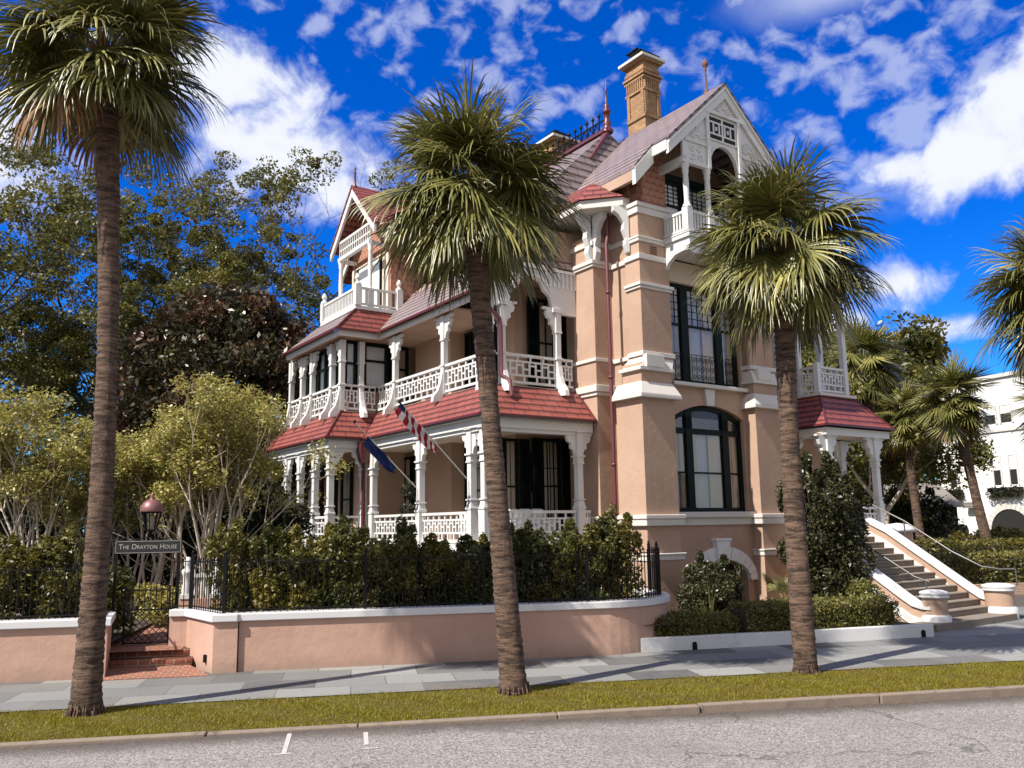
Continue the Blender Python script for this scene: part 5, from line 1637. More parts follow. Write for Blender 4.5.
def palm(name_label, base, top, r0, r1, R_, seed, fronds=38, group=None, dead=True, leaflets=40, low=-55, hi=85, boots=True, segs=5, wmul=1.0, bow=None):
    """cabbage palm: ringed trunk, old leaf bases, and a ball of drooping fans"""
    g = random.Random(seed)
    t = thing('palm_tree', name_label, 'palm', base, 0, group)
    bx_, by_, bz_ = base
    tp = Vector((top[0] - bx_, top[1] - by_, top[2] - bz_))
    # trunk
    mb = MB(); pts, rad = [], []
    n = int(tp.z / .055)
    bend = Vector((g.uniform(-.1, .1), g.uniform(-.1, .1), 0)) if bow is None else Vector(bow)
    for i in range(n + 1):
        k = i / n
        p = tp * k + bend * math.sin(k * math.pi)
        rr = r1 + (r0 - r1) * math.exp(-k * tp.z / .9) + .012 * math.sin(k * 9)
        rr *= 1 + (.035 if i % 2 else -.03) + g.uniform(-.02, .02)
        pts.append(p + Vector((g.uniform(-.006, .006), g.uniform(-.006, .006), -.08 if i == 0 else 0))); rad.append(rr)
    mb.tube(pts, rad, 18)
    mb.build('trunk', MT['palmbark'], t)
    mb = MB()
    for i in range(26):
        az = i * 6.283 / 26 + g.uniform(-.1, .1); rr = r0 * g.uniform(.92, 1.05)
        mb.tube([(rr * math.cos(az), rr * math.sin(az), g.uniform(.08, .22)), (rr * 1.12 * math.cos(az), rr * 1.12 * math.sin(az), .06), (rr * g.uniform(1.15, 1.3) * math.cos(az), rr * g.uniform(1.15, 1.3) * math.sin(az), -.03)], [.012, .02, .012], 5, False)
    mb.build('roots', MT['palmbark'], t)
    V, S_ = [], []
    VD = []
    W = []          # stalks
    for i in range(fronds):
        k = (i + .5) / fronds
        az = i * 2.39996 + g.uniform(-.35, .35)
        el = R(hi + (low - hi) * k + g.uniform(-14, 14))
        isdead = dead and k > .955
        d = Vector((math.cos(az) * math.cos(el), math.sin(az) * math.cos(el), math.sin(el)))
        st = tp + Vector((math.cos(az) * .12, math.sin(az) * .12, .10 - k * .50))
        L = R_ * g.uniform(.36, .58) * (0.85 if k < .15 else 1.0)
        p0, pp = st, []
        dd = d.copy()
        steps = 7
        for j in range(steps + 1):
            pp.append(p0.copy())
            p0 = p0 + dd * (L / steps)
            dd = (dd + Vector((0, 0, -.05 - .02 * j))).normalized()
        W.append((pp[:6], [.026, .024, .021, .018, .016, .013]))
        # the stalk runs on into the blade as a curved rib
        side = dd.cross(Vector((0, 0, 1)))
        if side.length < .15: side = Vector((-math.sin(az), math.cos(az), 0))
        side.normalize()
        nrm = side.cross(dd).normalized()
        roll = g.uniform(-.6, .6)
        side, nrm = side * math.cos(roll) + nrm * math.sin(roll), nrm * math.cos(roll) - side * math.sin(roll)
        hub = pp[5]
        rib_d = dd
        BL = R_ * g.uniform(.52, .64)
        for q in range(leaflets):
            f = (q + .5) / leaflets * 2 - 1
            ang = f * R(118) + g.uniform(-.03, .03)
            ld = (rib_d * math.cos(ang) + side * math.sin(ang)).normalized()
            ld = (ld + nrm * (.10 - .55 * abs(f) ** 1.3 + g.uniform(-.10, .10))).normalized()
            ln = BL * (1 - .28 * abs(f) ** 2) * g.uniform(.88, 1.1)
            ribt = (1 - abs(f)) * .30 * BL
            p = hub + rib_d * ribt
            cur = ld.copy()
            droop = .025 + .12 * g.random() ** 1.3 + (.15 if isdead else 0)
            wdir = cur.cross(nrm).normalized()
            wd = .0212 * R_ / 1.9 * wmul
            wds = [.6, 1.0, 1.0, .85, .5, .0] if segs == 5 else [.8, 1.0, .0]
            st_ = ln / (len(wds) - 1)
            row = []
            for j, ww in enumerate(wds):
                row.append((p - wdir * wd * ww, p + nrm * wd * .35 * (1 if ww else 0), p + wdir * wd * ww))
                p = p + cur * st_
                cur = (cur + Vector((0, 0, -droop * (.3 + j * 2.0)))).normalized()
            (VD if isdead else V).append(row)
    def strips(rows, nm, m):
        vs, fs = [], []
        for row in rows:
            b_ = len(vs)
            for a_ in row: vs += [tuple(x) for x in a_]
            for j in range(len(row) - 1):
                o_ = b_ + j * 3
                fs += [(o_, o_ + 1, o_ + 4, o_ + 3), (o_ + 1, o_ + 2, o_ + 5, o_ + 4)]
        return raw(nm, np.array(vs), np.array(fs), m, t)
    strips(V, 'crown', MT['frond'])
    if VD: strips(VD, 'dead_fronds', MT['deadfrond'])
    mb = MB()
    for pts, rr in W: mb.tube(pts, rr, 4, False)
    mb.build('leaf_stalks', MT['frond'], t)
    if boots:
        mb = MB()
        for i in range(46):
            az = i * 2.4; h = -.62 + .62 * (i / 46)
            c = tp + Vector((math.cos(az) * r1 * .8, math.sin(az) * r1 * .8, h))
            o_ = Vector((math.cos(az) * .55, math.sin(az) * .55, .9)).normalized()
            ln = g.uniform(.14, .34)
            tn = Vector((-math.sin(az), math.cos(az), 0)) * .045
            p1 = c + o_ * ln
            mb.add([c - tn * 1.4, c + tn * 1.4, p1 + tn * .7, p1 - tn * .7, c - tn + Vector((0, 0, -.03)) - o_ * .05, p1 * 1.0 + o_ * .03], [(0, 1, 2, 3), (3, 2, 5)])
        mb.build('old_leaf_sheath', MT['brownwood'], t)
    return t


palm('tallest palm with a straight trunk rising in front of the left garden wall', (-6.49, 13.36, .08), (-6.88, 13.4, 10.85), .235, .168, 2.12, 11, 50, low=-26, leaflets=44, bow=(.16, .05, 0))
palm('leaning palm before the curved garden wall, its crown hiding part of the upper veranda', (-.04, 14.48, .08), (-.68, 14.5, 8.78), .235, .175, 2.05, 12, 64, low=-28, leaflets=46, dead=False)
palm('palm on the grass strip in front of the white planter kerb and the stairs', (5.21, 15.92, .08), (5.32, 15.95, 8.12), .21, .185, 2.0, 13, 64, low=-42, leaflets=46, dead=False)
palm('palm at the right edge whose crown alone reaches into view above the white building', (12.9, 19.2, .08), (13.0, 19.5, 8.1), .21, .18, 2.1, 14, 56, low=-38, leaflets=46)


def limb(mb, p, d, L, r, lev, g, tips, maxlev, spread=.55, kids=(2, 3), wob=.16, upb=.05, seg=7, shrink=.72):
    n = 4
    pts, rad = [p], [r]
    q = p.copy(); dd = d.copy()
    for i in range(n):
        dd = (dd + Vector((g.uniform(-wob, wob), g.uniform(-wob, wob), g.uniform(-wob, wob) + upb))).normalized()
        q = q + dd * (L / n)
        pts.append(q.copy()); rad.append(r * (1 - .38 * (i + 1) / n))
    mb.tube(pts, rad, max(3, seg), lev == 0)
    if lev >= maxlev:
        tips.append(q); tips.append(pts[2]); return
    if lev >= maxlev - 1: tips.append(q)
    k = g.randint(*kids)
    a0 = g.uniform(0, 6.28)
    for i in range(k):
        ax = dd.orthogonal().normalized()
        ax.rotate(Matrix.Rotation(a0 + i * 6.28 / k + g.uniform(-.4, .4), 3, dd))
        nd = (dd + ax * spread * g.uniform(.6, 1.35)).normalized()
        limb(mb, q, nd, L * shrink * g.uniform(.8, 1.2), rad[-1] * .78, lev + 1, g, tips, maxlev, spread, kids, wob, upb, seg - 1, shrink)
    if lev < maxlev - 1 and g.random() < .6:
        ax = dd.orthogonal().normalized(); ax.rotate(Matrix.Rotation(g.uniform(0, 6.28), 3, dd))
        limb(mb, pts[2], (dd * .5 + ax * .8).normalized(), L * .6, rad[2] * .5, lev + 2, g, tips, maxlev, spread, kids, wob, upb, seg - 2, shrink)


def tree(name, label, cat, base, stems, L, r, seed, maxlev, leafm, barkm, leaf, per, crad, group=None, spread=.55, kids=(2, 3), wob=.16, upb=.05, shrink=.72, extra=None, keep=1.0, up=.35, aspect=.5, zmin=-9):
    g = random.Random(seed); gn = np.random.default_rng(seed)
    t = thing(name, label, cat, base, 0, group)
    mb = MB(); tips = []
    for (o, d, k) in stems:
        limb(mb, Vector(o), Vector(d).normalized(), L * k, r * k, 0, g, tips, maxlev, spread, kids, wob, upb, 9, shrink)
    mb.build('trunk', MT[barkm], t)
    cs = [c for c in tips if g.random() < keep and c.z > zmin]
    if extra: cs += extra
    C_ = np.array([tuple(c) for c in cs])
    rr = [np.array((crad, crad, crad * .7)) * g.uniform(.6, 1.35) for _ in cs]
    cnt = [max(4, int(per * g.uniform(.5, 1.5))) for _ in cs]
    pts = clump_points(C_, rr, cnt, gn, .35)
    V, F = leaf_quads(pts, leaf, gn, up, aspect)
    raw('crown', V, F, MT[leafm], t)
    return t


# live oaks and the magnolia behind the garden
tree('oak_tree', 'big spreading oak with bare grey limbs and yellow green leaves behind the tallest palm', 'tree', (-20.0, 46, .5),
     [((0, 0, 0), (.05, 0, 1), 1.0)], 5.6, .75, 21, 6, 'oakleaf', 'bark', .105, 170, .70, spread=.78, kids=(2, 3), wob=.22, upb=.04, shrink=.80, keep=.46)
tree('oak_tree', 'oak at the left edge, its limbs reaching over the garden hedge', 'tree', (-24.5, 34, .5),
     [((0, 0, 0), (.15, 0, 1), 1.0)], 4.7, .50, 25, 6, 'oakleaf', 'bark', .10, 150, .70, spread=.8, kids=(2, 3), wob=.22, upb=.035, shrink=.80, keep=.62)
tree('oak_tree', 'thin topped oak with bare upper twigs showing sky, between palm and house gable', 'tree', (-11.0, 43.5, .5),
     [((0, 0, 0), (-.06, 0, 1), 1.0)], 4.9, .45, 38, 6, 'oakleaf', 'bark', .10, 130, .64, spread=.66, kids=(2, 3), wob=.22, upb=.05, shrink=.78, keep=.32)
gm = random.Random(5)
ex = []
for i in range(460):
    a, zz = gm.uniform(0, 6.28), gm.uniform(0, 1)
    rr = 5.3 * math.sqrt(max(0, 1 - (zz * 1.02) ** 2.2)) * gm.uniform(.72, 1.0)
    ex.append(Vector((rr * math.cos(a), rr * math.sin(a), 2.0 + 10.6 * zz)))
tree('magnolia_tree', 'dense dark magnolia with brown leaf undersides behind the flowering shrubs', 'tree', (-12.4, 36.6, .5),
     [((0, 0, 0), (0, 0, 1), 1.0)], 3.0, .35, 23, 4, 'magleaf', 'bark', .15, 150, .95, extra=ex, up=.1, aspect=.42)

# many-stemmed shrubs with pale trunks
def multistem(label, x, y, seed, h, w_, nst, zb=.6, lean=0.0, zmin=.46):
    g = random.Random(seed)
    st = []
    for i in range(nst):
        a = g.uniform(0, 6.28); f = g.uniform(.05, .42)
        st.append(((g.uniform(-.35, .35) * w_, g.uniform(-.35, .35), 0), (math.cos(a) * f + lean, math.sin(a) * f, 1), g.uniform(.75, 1.15)))
    return tree('myrtle_shrub', label, 'shrub', (x, y, zb), st, h * .46, .042, seed, 3, 'myrtleleaf', 'palestem', .056, 44, .36, spread=.42, kids=(2, 3), wob=.10, upb=.08, shrink=.50, up=.75, aspect=.45, zmin=h * zmin, keep=.78)


multistem('tall yellow green shrub with many pale bare stems, beside the veranda', -8.0, 22.6, 31, 6.0, 1.5, 24)
multistem('bushy yellow green shrub with pale stems hidden low, left of the tall one', -9.0, 23.2, 32, 5.2, 2.2, 11)
multistem('pale stemmed shrub with thin yellow foliage at the left edge of the garden', -12.0, 22.0, 33, 5.9, 1.7, 17)
multistem('pale stemmed shrub half hidden by the trunk of the tallest palm', -10.6, 23.0, 34, 4.9, 1.7, 11)


def bush(name, label, loc, rx, ry, h, seed, leafm, leaf, count, group=None, sprigs=14, base=.0, aspect=.5, up=.3, parts=True):
    g = random.Random(seed); gn = np.random.default_rng(seed)
    t = thing(name, label, 'bush', loc, 0, group)
    cs, rr, cn = [], [], []
    for i in range(34):
        a = g.uniform(0, 6.28); k = math.sqrt(g.random()); zz = g.uniform(.12, .86)
        taper = 1 - .45 * zz ** 2
        cs.append((rx * k * .72 * taper * math.cos(a), ry * k * .72 * taper * math.sin(a), base + h * zz))
        rr.append(np.array((rx * .34, ry * .34, h * .14)) * g.uniform(.7, 1.3)); cn.append(int(count / 44))
    for i in range(sprigs):     # upright sprigs break the outline
        a = g.uniform(0, 6.28); k = math.sqrt(g.random())
        x_, y_ = rx * k * .85 * math.cos(a), ry * k * .85 * math.sin(a)
        cs.append((x_, y_, base + h * (1.0 - .32 * k * k) * g.uniform(.88, 1.06))); rr.append(np.array((.09, .09, .17)) * g.uniform(.8, 1.4)); cn.append(int(count / 70))
    V, F = leaf_quads(clump_points(cs, rr, cn, gn, .4), leaf, gn, up, aspect)
    raw('foliage', V, F, MT[leafm], t)
    if parts:
        mb = MB()
        for i in range(7):
            a = g.uniform(0, 6.28)
            mb.tube([(.05 * math.cos(a), .05 * math.sin(a), -.05), (rx * .3 * math.cos(a), ry * .3 * math.sin(a), base + h * .45), (rx * .55 * math.cos(a), ry * .55 * math.sin(a), base + h * .85)], [.02, .014, .006], 5, False)
        mb.build('stems', MT['bark'], t)
    return t


# bushes in a row behind the right-hand fence
gb = random.Random(8)
GRP = 'bushes in the row behind the iron fence under the veranda'
heights = [2.15, 2.2, 2.3, 2.15, 2.2, 1.9, 1.95, 2.2, 2.1, 2.25, 2.15, 2.3]
protos = [bush('hedge_bush', 'dark green bush in the row behind the iron fence under the veranda', ST(.45, 1.25, .62), .62, .55, 2.2, 40, 'hedgeleaf', .052, 9000, GRP),
          bush('hedge_bush', 'dark green bush in the row behind the iron fence under the veranda', ST(1.15, 1.3, .62), .6, .55, 2.2, 41, 'hedgeleaf', .052, 9000, GRP),
          bush('hedge_bush', 'dark green bush in the row behind the iron fence under the veranda', ST(1.85, 1.2, .62), .64, .55, 2.2, 42, 'hedgeleaf', .052, 9000, GRP)]
for p, k in zip(protos, heights): p.scale = (1, 1, k / 2.2)
for i in range(3, 11):
    s_ = .45 + i * .70
    k = heights[i] / 2.2
    dup(protos[(i * 2 + 1) % 3], ST(s_, gb.uniform(1.1, 1.35), .62), gb.uniform(0, 6), (gb.uniform(.95, 1.1), gb.uniform(.95, 1.1), k), 'dark green bush in the row behind the iron fence under the veranda', GRP)
for i in range(8):      # the back of the row, filling the gaps
    dup(protos[i % 3], ST(.7 + i * .88, gb.uniform(1.75, 2.0), .62), gb.uniform(0, 6), (1.05, .9, gb.uniform(.72, .9)), 'dark green bush in the row behind the iron fence under the veranda', GRP)
bush('hedge_bush', 'tallest upright bush at the right end of the row, beside the fence end post', ST(8.05, 1.2, .6), .62, .6, 2.42, 47, 'hedgeleaf', .052, 6200, sprigs=18)
bush('hedge_bush', 'yellow green bush at the gate end of the row, left of the darker bushes', ST(-.35, 1.5, .62), .7, .6, 2.3, 48, 'yhedge', .05, 5600, sprigs=18)
GRP2 = 'yellow green bushes behind the fence left of the gate'
LB2 = 'yellow green bush in the row behind the fence left of the gate'
yb = bush('hedge_bush', LB2, ST(-3.55, 1.3, .62), .75, .6, 2.15, 49, 'yhedge', .055, 5600, GRP2)
for i in range(1, 7):
    dup(yb, ST(-3.55 - i * .88, gb.uniform(1.15, 1.5), .62), gb.uniform(0, 6), (1.05, 1.05, gb.uniform(.9, 1.08)), LB2, GRP2)
bush('hedge_bush', 'dark bush left of the gate, behind the tallest palm trunk', ST(-2.95, 2.5, .6), .6, .5, 1.5, 50, 'hedgeleaf', .055, 4200)
bush('flowering_bush', 'low pale grey green mound inside the gate', ST(-2.3, 4.4, .58), .8, .5, 1.0, 51, 'myrtleleaf', .04, 4600, sprigs=8)
DK = 'dark bushes deep in the shaded garden behind the shrubs'
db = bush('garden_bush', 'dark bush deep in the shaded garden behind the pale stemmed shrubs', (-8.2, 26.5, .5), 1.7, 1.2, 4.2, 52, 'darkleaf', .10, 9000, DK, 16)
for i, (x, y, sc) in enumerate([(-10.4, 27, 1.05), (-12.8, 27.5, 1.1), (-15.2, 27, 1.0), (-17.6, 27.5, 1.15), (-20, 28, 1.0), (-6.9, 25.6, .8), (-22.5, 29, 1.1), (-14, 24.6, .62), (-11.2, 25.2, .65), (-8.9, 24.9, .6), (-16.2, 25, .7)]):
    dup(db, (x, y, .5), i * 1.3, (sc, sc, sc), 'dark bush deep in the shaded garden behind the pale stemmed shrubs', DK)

# planting in the bed in front of the house
bush('round_bush', 'rounded glossy dark bush in front of the cellar arch', (*HW(.8, -1.45)[:2], .35), 1.0, 1.0, 1.55, 53, 'holly', .045, 30000, sprigs=3)
bush('holly_bush', 'tall broad glossy holly bush beside the stairs, as high as the porch columns', (*HW(4.15, -2.5)[:2], .35), 1.45, 1.2, 4.1, 54, 'holly', .062, 30000, sprigs=40)
def boxhedge(label, path, w_, h, seed, leafm, zb, n, leaf):
    gn = np.random.default_rng(seed)
    t = thing('clipped_hedge', label, 'hedge')
    P0 = [np.array(p) for p in path]
    out = []
    L = [np.linalg.norm(b - a) for a, b in zip(P0, P0[1:])]
    for a, b, l in zip(P0, P0[1:], L):
        k = int(n * l / sum(L))
        tt = gn.uniform(-.02, 1.02, k)[:, None]
        d = (b - a) / l; nn = np.array((-d[1], d[0]))
        q = a[None] + (b - a)[None] * tt
        side = gn.choice(3, k, p=(.35, .35, .3))
        wv = np.where(side == 0, -1, np.where(side == 1, 1, gn.uniform(-1, 1, k))) * w_ / 2
        zv = np.where(side == 2, 1, gn.uniform(0, 1, k)) * h
        rj = gn.normal(0, .035, (k, 3))
        wob = .06 * np.sin(q[:, 0] * 2.3) + .05 * np.sin(q[:, 1] * 3.1 + q[:, 0])
        p = np.stack([q[:, 0] + nn[0] * (wv + wob * np.sign(wv)), q[:, 1] + nn[1] * (wv + wob * np.sign(wv)), zb + zv * (1 + .5 * wob)], 1) + rj
        # round the shoulders
        p[:, 2] -= np.where((np.abs(wv) > w_ * .4) & (zv > h * .85), .06, 0)
        out.append(p)
    V, F = leaf_quads(np.concatenate(out), leaf, gn, .35, .5)
    raw('foliage', V, F, MT[leafm], t)
    mb = MB()
    for a, b in zip(P0, P0[1:]): mb.bar((a[0], a[1], zb + h * .45), (b[0], b[1], zb + h * .45), w_ * .8, h * .8)
    mb.build('twig_core', MT['soil'], t)
    return t


boxhedge('low clipped hedge right of the front palm trunk, ending at the stair pier', [ST(10.7, .95)[:2], ST(12.6, 1.15)[:2], ST(14.6, 1.5)[:2]], .95, .62, 61, 'boxleaf', .34, 15000, .035)
boxhedge('low clipped hedge left of the front palm trunk, below the rounded bush', [ST(8.3, .95)[:2], ST(9.3, .95)[:2], ST(10.5, 1.05)[:2]], .8, .42, 62, 'boxleaf', .34, 9000, .035)
bush('corner_bush', 'small rounded bush against the left wall of the stairs', ST(14.75, 2.35, .34), .62, .6, .95, 63, 'boxleaf', .04, 4200, sprigs=6)
boxhedge('long clipped hedge above the brick edging on the far side of the side road', [ST(17.5, 11.6)[:2], ST(30, 11.6)[:2], ST(52, 11.6)[:2]], 1.5, 1.35, 64, 'boxleaf', .1, 42000, .07)
boxhedge('lower clipped hedge behind the long one, below the white building', [ST(20, 14.2)[:2], ST(34, 14.2)[:2]], 1.4, 1.75, 65, 'yhedge', .1, 16000, .08)

# strap-leaved plants between the bushes
def strap_plant(label, loc, n, ln, seed, wd=.03):
    g = random.Random(seed)
    t = thing('strap_leaved_plant', label, 'plant', loc)
    mb = MB()
    for i in range(n):
        az, el = g.uniform(0, 6.28), R(g.uniform(25, 85))
        d = Vector((math.cos(az) * math.cos(el), math.sin(az) * math.cos(el), math.sin(el)))
        sd = Vector((-math.sin(az), math.cos(az), 0))
        p = Vector((0, 0, 0)); l_ = ln * g.uniform(.6, 1.1)
        rows = []
        for j in range(6):
            w_ = wd * (1 - (j / 5.0) ** 2)
            rows.append((p - sd * w_, p + sd * w_))
            p = p + d * l_ / 5; d = (d + Vector((0, 0, -.16))).normalized()
        vs = [q for r_ in rows for q in r_]
        mb.add(vs, [(2 * j, 2 * j + 1, 2 * j + 3, 2 * j + 2) for j in range(5)])
    mb.build('leaves', MT['cycad'], t)
    return t


def fan_plant(label, loc, seed):
    g = random.Random(seed)
    t = thing('fan_palm_plant', label, 'plant', loc)
    mb = MB(); st = MB()
    for i in range(9):
        az, el = i * 2.4, R(g.uniform(30, 75))
        d = Vector((math.cos(az) * math.cos(el), math.sin(az) * math.cos(el), math.sin(el)))
        L = g.uniform(.55, .95)
        hub = d * L
        st.tube([(0, 0, 0), hub], [.012, .009], 5, False)
        sd = Vector((-math.sin(az), math.cos(az), 0)); nr = sd.cross(d)
        for q in range(18):
            f = (q + .5) / 9 - 1
            a = f * R(95)
            ld = (d * math.cos(a) + sd * math.sin(a)).normalized()
            ln = .48 * (1 - .25 * abs(f))
            wv = ld.cross(nr).normalized() * .02
            m_ = hub + ld * ln * .5; e = hub + ld * ln + Vector((0, 0, -.06))
            mb.add([hub, m_ - wv, m_ + wv, e], [(0, 2, 3, 1)])
    mb.build('leaves', MT['cycad'], t); st.build('stalks', MT['cycad'], t)


strap_plant('arching pale strap leaved plant between curved wall and rounded bush', (*HW(.3, -1.9)[:2], .34), 46, 1.15, 71)
fan_plant('small fan leaved palm plant right of the rounded bush', (*HW(3.35, -1.9)[:2], .36), 72)
fan_plant('fan leaved palm plant half hidden by the front palm trunk', (*HW(4.2, -2.3)[:2], .36), 73)

# ================================================================== right-hand distance
palm('stout background palm with a thick trunk right behind the entrance porch', (20.6, 48, .0), (20.2, 48, 11.9), .36, .29, 2.6, 81, 44, None, True, 34, segs=3, wmul=1.5)
palm('slim background palm with a bushy yellow green crown, behind the stair cap', (21.3, 45.0, .0), (20.9, 45.0, 8.3), .26, .21, 1.95, 82, 44, None, True, 34, segs=3, wmul=1.5)
palm('background palm leaning left in front of the white building', (22.4, 40.5, .0), (21.3, 40.6, 8.5), .28, .22, 2.2, 83, 48, None, True, 34, segs=3, wmul=1.5)
palm('background palm at the right edge, only frond tips in view before the white building', (25.6, 38.5, .0), (25.3, 38.6, 7.9), .28, .22, 2.5, 84, 40, None, True, 32, segs=3, wmul=1.5)
tree('oak_tree', 'dark rounded oak behind the background palms', 'tree', (32.0, 76, .0), [((0, 0, 0), (-.05, 0, 1), 1.0)], 5.4, .6, 91, 5, 'hedgeleaf', 'bark', .24, 260, 1.9, spread=.8, wob=.18, upb=.03, shrink=.78)
tree('leafy_tree', 'leafy yellow green tree with a pale leaning trunk behind the porch', 'tree', (19.6, 47, .0), [((0, 0, 0), (.35, 0, 1), 1.0)], 3.4, .3, 92, 5, 'oakleaf', 'palestem', .13, 70, .9, spread=.6, upb=.03)
tree('oak_tree', 'dark oak filling the gap behind the entrance porch', 'tree', (28.0, 72, .0), [((0, 0, 0), (0, 0, 1), 1.0)], 5.2, .45, 93, 5, 'hedgeleaf', 'bark', .22, 240, 1.7, spread=.75)
bush('garden_bush', 'broad dark bush beyond the hedge, left of the grey roofed building', (23.2, 50, .0), 3.2, 2.0, 4.4, 94, 'darkleaf', .14, 9000)
bush('garden_bush', 'dark bush in front of the small grey roofed building', (24.6, 46, .0), 1.9, 1.4, 2.2, 95, 'hedgeleaf', .10, 6000)
bush('garden_bush', 'green bush at the foot of the white building', (25.4, 44.5, .0), 1.7, 1.2, 2.3, 96, 'boxleaf', .09, 6000)

# white building with paired windows, arched door and flower boxes
B0 = Vector((34.6, 55.0, 0)); BD = Vector((-.42, 1, 0)).normalized()
wb = thing('white_building', 'white stucco building with paired narrow windows, flower boxes and an arched doorway', 'building', tuple(B0))
BFR = dict(o=(0, 0, 0), x=tuple(-BD), y=(BD.y, -BD.x, 0))
# local x: 0 at the near corner, negative towards the far corner
mb = MB().frame(**BFR)
LN = 8.6
mb.box(-LN, 14, .0, 12, 0, 12.3); mb.build('wall', MT['whitebld'], wb)
mb = MB().frame(**BFR); mb.box(-LN - .15, 14.2, -.15, 12, 12.3, 12.55); mb.box(-LN - .1, 14.2, -.1, .0, 8.6, 8.8); mb.build('cornice', MT['trim'], wb)
def bwin(x, z, w_, h, m='dark'):
    mb = MB().frame(**BFR); mb.box(x - w_ / 2, x + w_ / 2, -.02, .03, z, z + h); f = mb.build('window', MT['dark'], wb)
    mb = MB().frame(**BFR); mb.box(x - w_ / 2 + .07, x + w_ / 2 - .07, -.035, -.025, z + h * .5, z + h - .08); mb.build('blind', MT['blind'], f)
    mb = MB().frame(**BFR)
    mb.box(x - w_ / 2 - .06, x - w_ / 2 + .05, -.07, -.02, z - .06, z + h); mb.box(x + w_ / 2 - .05, x + w_ / 2 + .06, -.07, -.02, z - .06, z + h); mb.box(x - w_ / 2, x + w_ / 2, -.06, -.021, z + h - .06, z + h)
    mb.build('window_frame', MT['trim'], f)
for x in (-7.2, -3.7, -2.5, 1.6, 2.9): bwin(x, 5.0, .62, 2.0)
for x in (-3.8, -2.6, 1.6, 2.9): bwin(x, 9.2, .9, 1.2)
mb = MB().frame(**BFR)
arcp = [(-3.1 + 1.45 * math.cos(R(a)), 1.9 + 1.45 * math.sin(R(a))) for a in range(0, 181, 12)]
mb.prism([(-1.65, .0)] + arcp + [(-4.55, .0)], -.04, .02, 'y'); mb.build('doorway', MT['dark'], wb)
mb = MB().frame(**BFR)
for i in range(15):
    a0, a1 = R(i * 12), R((i + 1) * 12 - 1)
    mb.prism([(-3.1 + r_ * math.cos(a), 1.9 + r_ * math.sin(a)) for r_, a in ((1.46, a0), (1.85, a0), (1.85, a1), (1.46, a1))], -.1, .0, 'y')
mb.build('arch_surround', MT['trim'], wb)
mb = MB().frame(**BFR); mb.lathe((0, 0, 0), [(0, 0)], 3) if False else mb.prism([(-6.9 + .5 * math.cos(R(a)), 1.9 + .5 * math.sin(R(a))) for a in range(0, 360, 24)], -.05, .01, 'y'); mb.build('round_window', MT['dark'], wb)
mb = MB().frame(**BFR); mb.box(-6.2, -5.3, -.5, .0, 3.5, 3.65); mb.prism([(-6.25, 3.65), (-5.25, 3.65), (-5.45, 3.9), (-6.05, 3.9)], -.5, 0, 'y'); mb.build('door_canopy', MT['shed'], wb)
gq = np.random.default_rng(3)
for nm, x, z, rx in (('flower box trailing plants under the paired windows of the white building', -3.1, 4.75, 1.2), ('flower box trailing plants under the single window of the white building', -7.2, 4.75, .7)):
    o_ = B0 + (-BD) * x + Vector((-BD.y, BD.x, 0)) * .25
    t = thing('flower_box', nm, 'flower box', (o_.x, o_.y, z), math.atan2(-BD.y, -BD.x))
    mb = MB(); mb.box(-rx, rx, -.18, .2, -.25, .05); mb.build('box', MT['iron'], t)
    pts = clump_points([(k * rx * .9, -.1, -.1 - .25 * abs(math.sin(k * 5))) for k in np.linspace(-1, 1, 8)], [np.array((.32, .3, .38))] * 8, [170] * 8, gq, .4)
    V, F = leaf_quads(pts, .07, gq); raw('trailing_leaves', V, F, MT['darkleaf'], t)
# small grey-roofed building further back
sh = thing('small_building', 'small dark building with a grey shingled roof left of the white building', 'building', (25.7, 54.5, 0), R(-15))
mb = MB(); mb.box(-2.2, 2.2, 0, 4, 0, 3.6); mb.build('wall', MT['dark'], sh)
mb = MB(); mb.add([(-2.6, -.5, 3.5), (2.6, -.5, 3.5), (1.6, 2, 5.1), (-1.6, 2, 5.1), (-2.6, 4.5, 3.5), (2.6, 4.5, 3.5)], [(0, 1, 2, 3), (1, 5, 2), (4, 0, 3), (5, 4, 3, 2), (0, 4, 5, 1)]); mb.build('roof', MT['shed'], sh)
bx = thing('stone_planter_box', 'grey stone box among the hedges before the arched doorway', 'planter', (28.2, 46.4, 0), R(60))
mb = MB(); mb.box(-1.0, 1.0, -.5, .5, 0, 2.35); mb.box(-1.1, 1.1, -.6, .6, 2.35, 2.5); mb.build('box', MT['kerb'], bx, .03)

# far-off woods that close the view
gw = np.random.default_rng(9)
def woods(label, x0, x1, y0, h, n, seed, leafm):
    g = np.random.default_rng(seed)
    k = int((x1 - x0) / 3.2)
    cs = [(x0 + (x1 - x0) * (i + g.uniform(0, 1)) / k, y0 + g.uniform(-4, 6), h * g.uniform(.04, .82)) for i in range(k * 3) for i in [i % k]]
    pts = clump_points(cs, [np.array((3.0, 2.6, 2.4)) * g.uniform(.7, 1.2) for _ in cs], [n] * len(cs), g, .5)
    V, F = leaf_quads(pts, .33, g)
    return tag(raw('woods', V, F, MT[leafm]), label, 'woods', kind='stuff')
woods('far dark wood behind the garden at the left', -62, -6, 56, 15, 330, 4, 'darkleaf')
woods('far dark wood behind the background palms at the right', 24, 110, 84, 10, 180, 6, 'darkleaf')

# ================================================================== smaller things
# flags on the veranda columns
def flag(nm, label, foot, tip, cloth):
    t = thing(nm, label, 'flag', HW(*foot), YAW)
    d = Vector(tip) - Vector(foot)
    mb = MB(); mb.tube([(0, 0, 0), d], [.02, .016], 8)
    mb.build('flagpole', MT['white'], t)
    mb = MB(); mb.lathe(d, [(0, -.04), (.035, -.02), (.045, .02), (.03, .06), (0, .07)], 10); mb.build('pole_ball', MT['iron'], t)
    return t, d


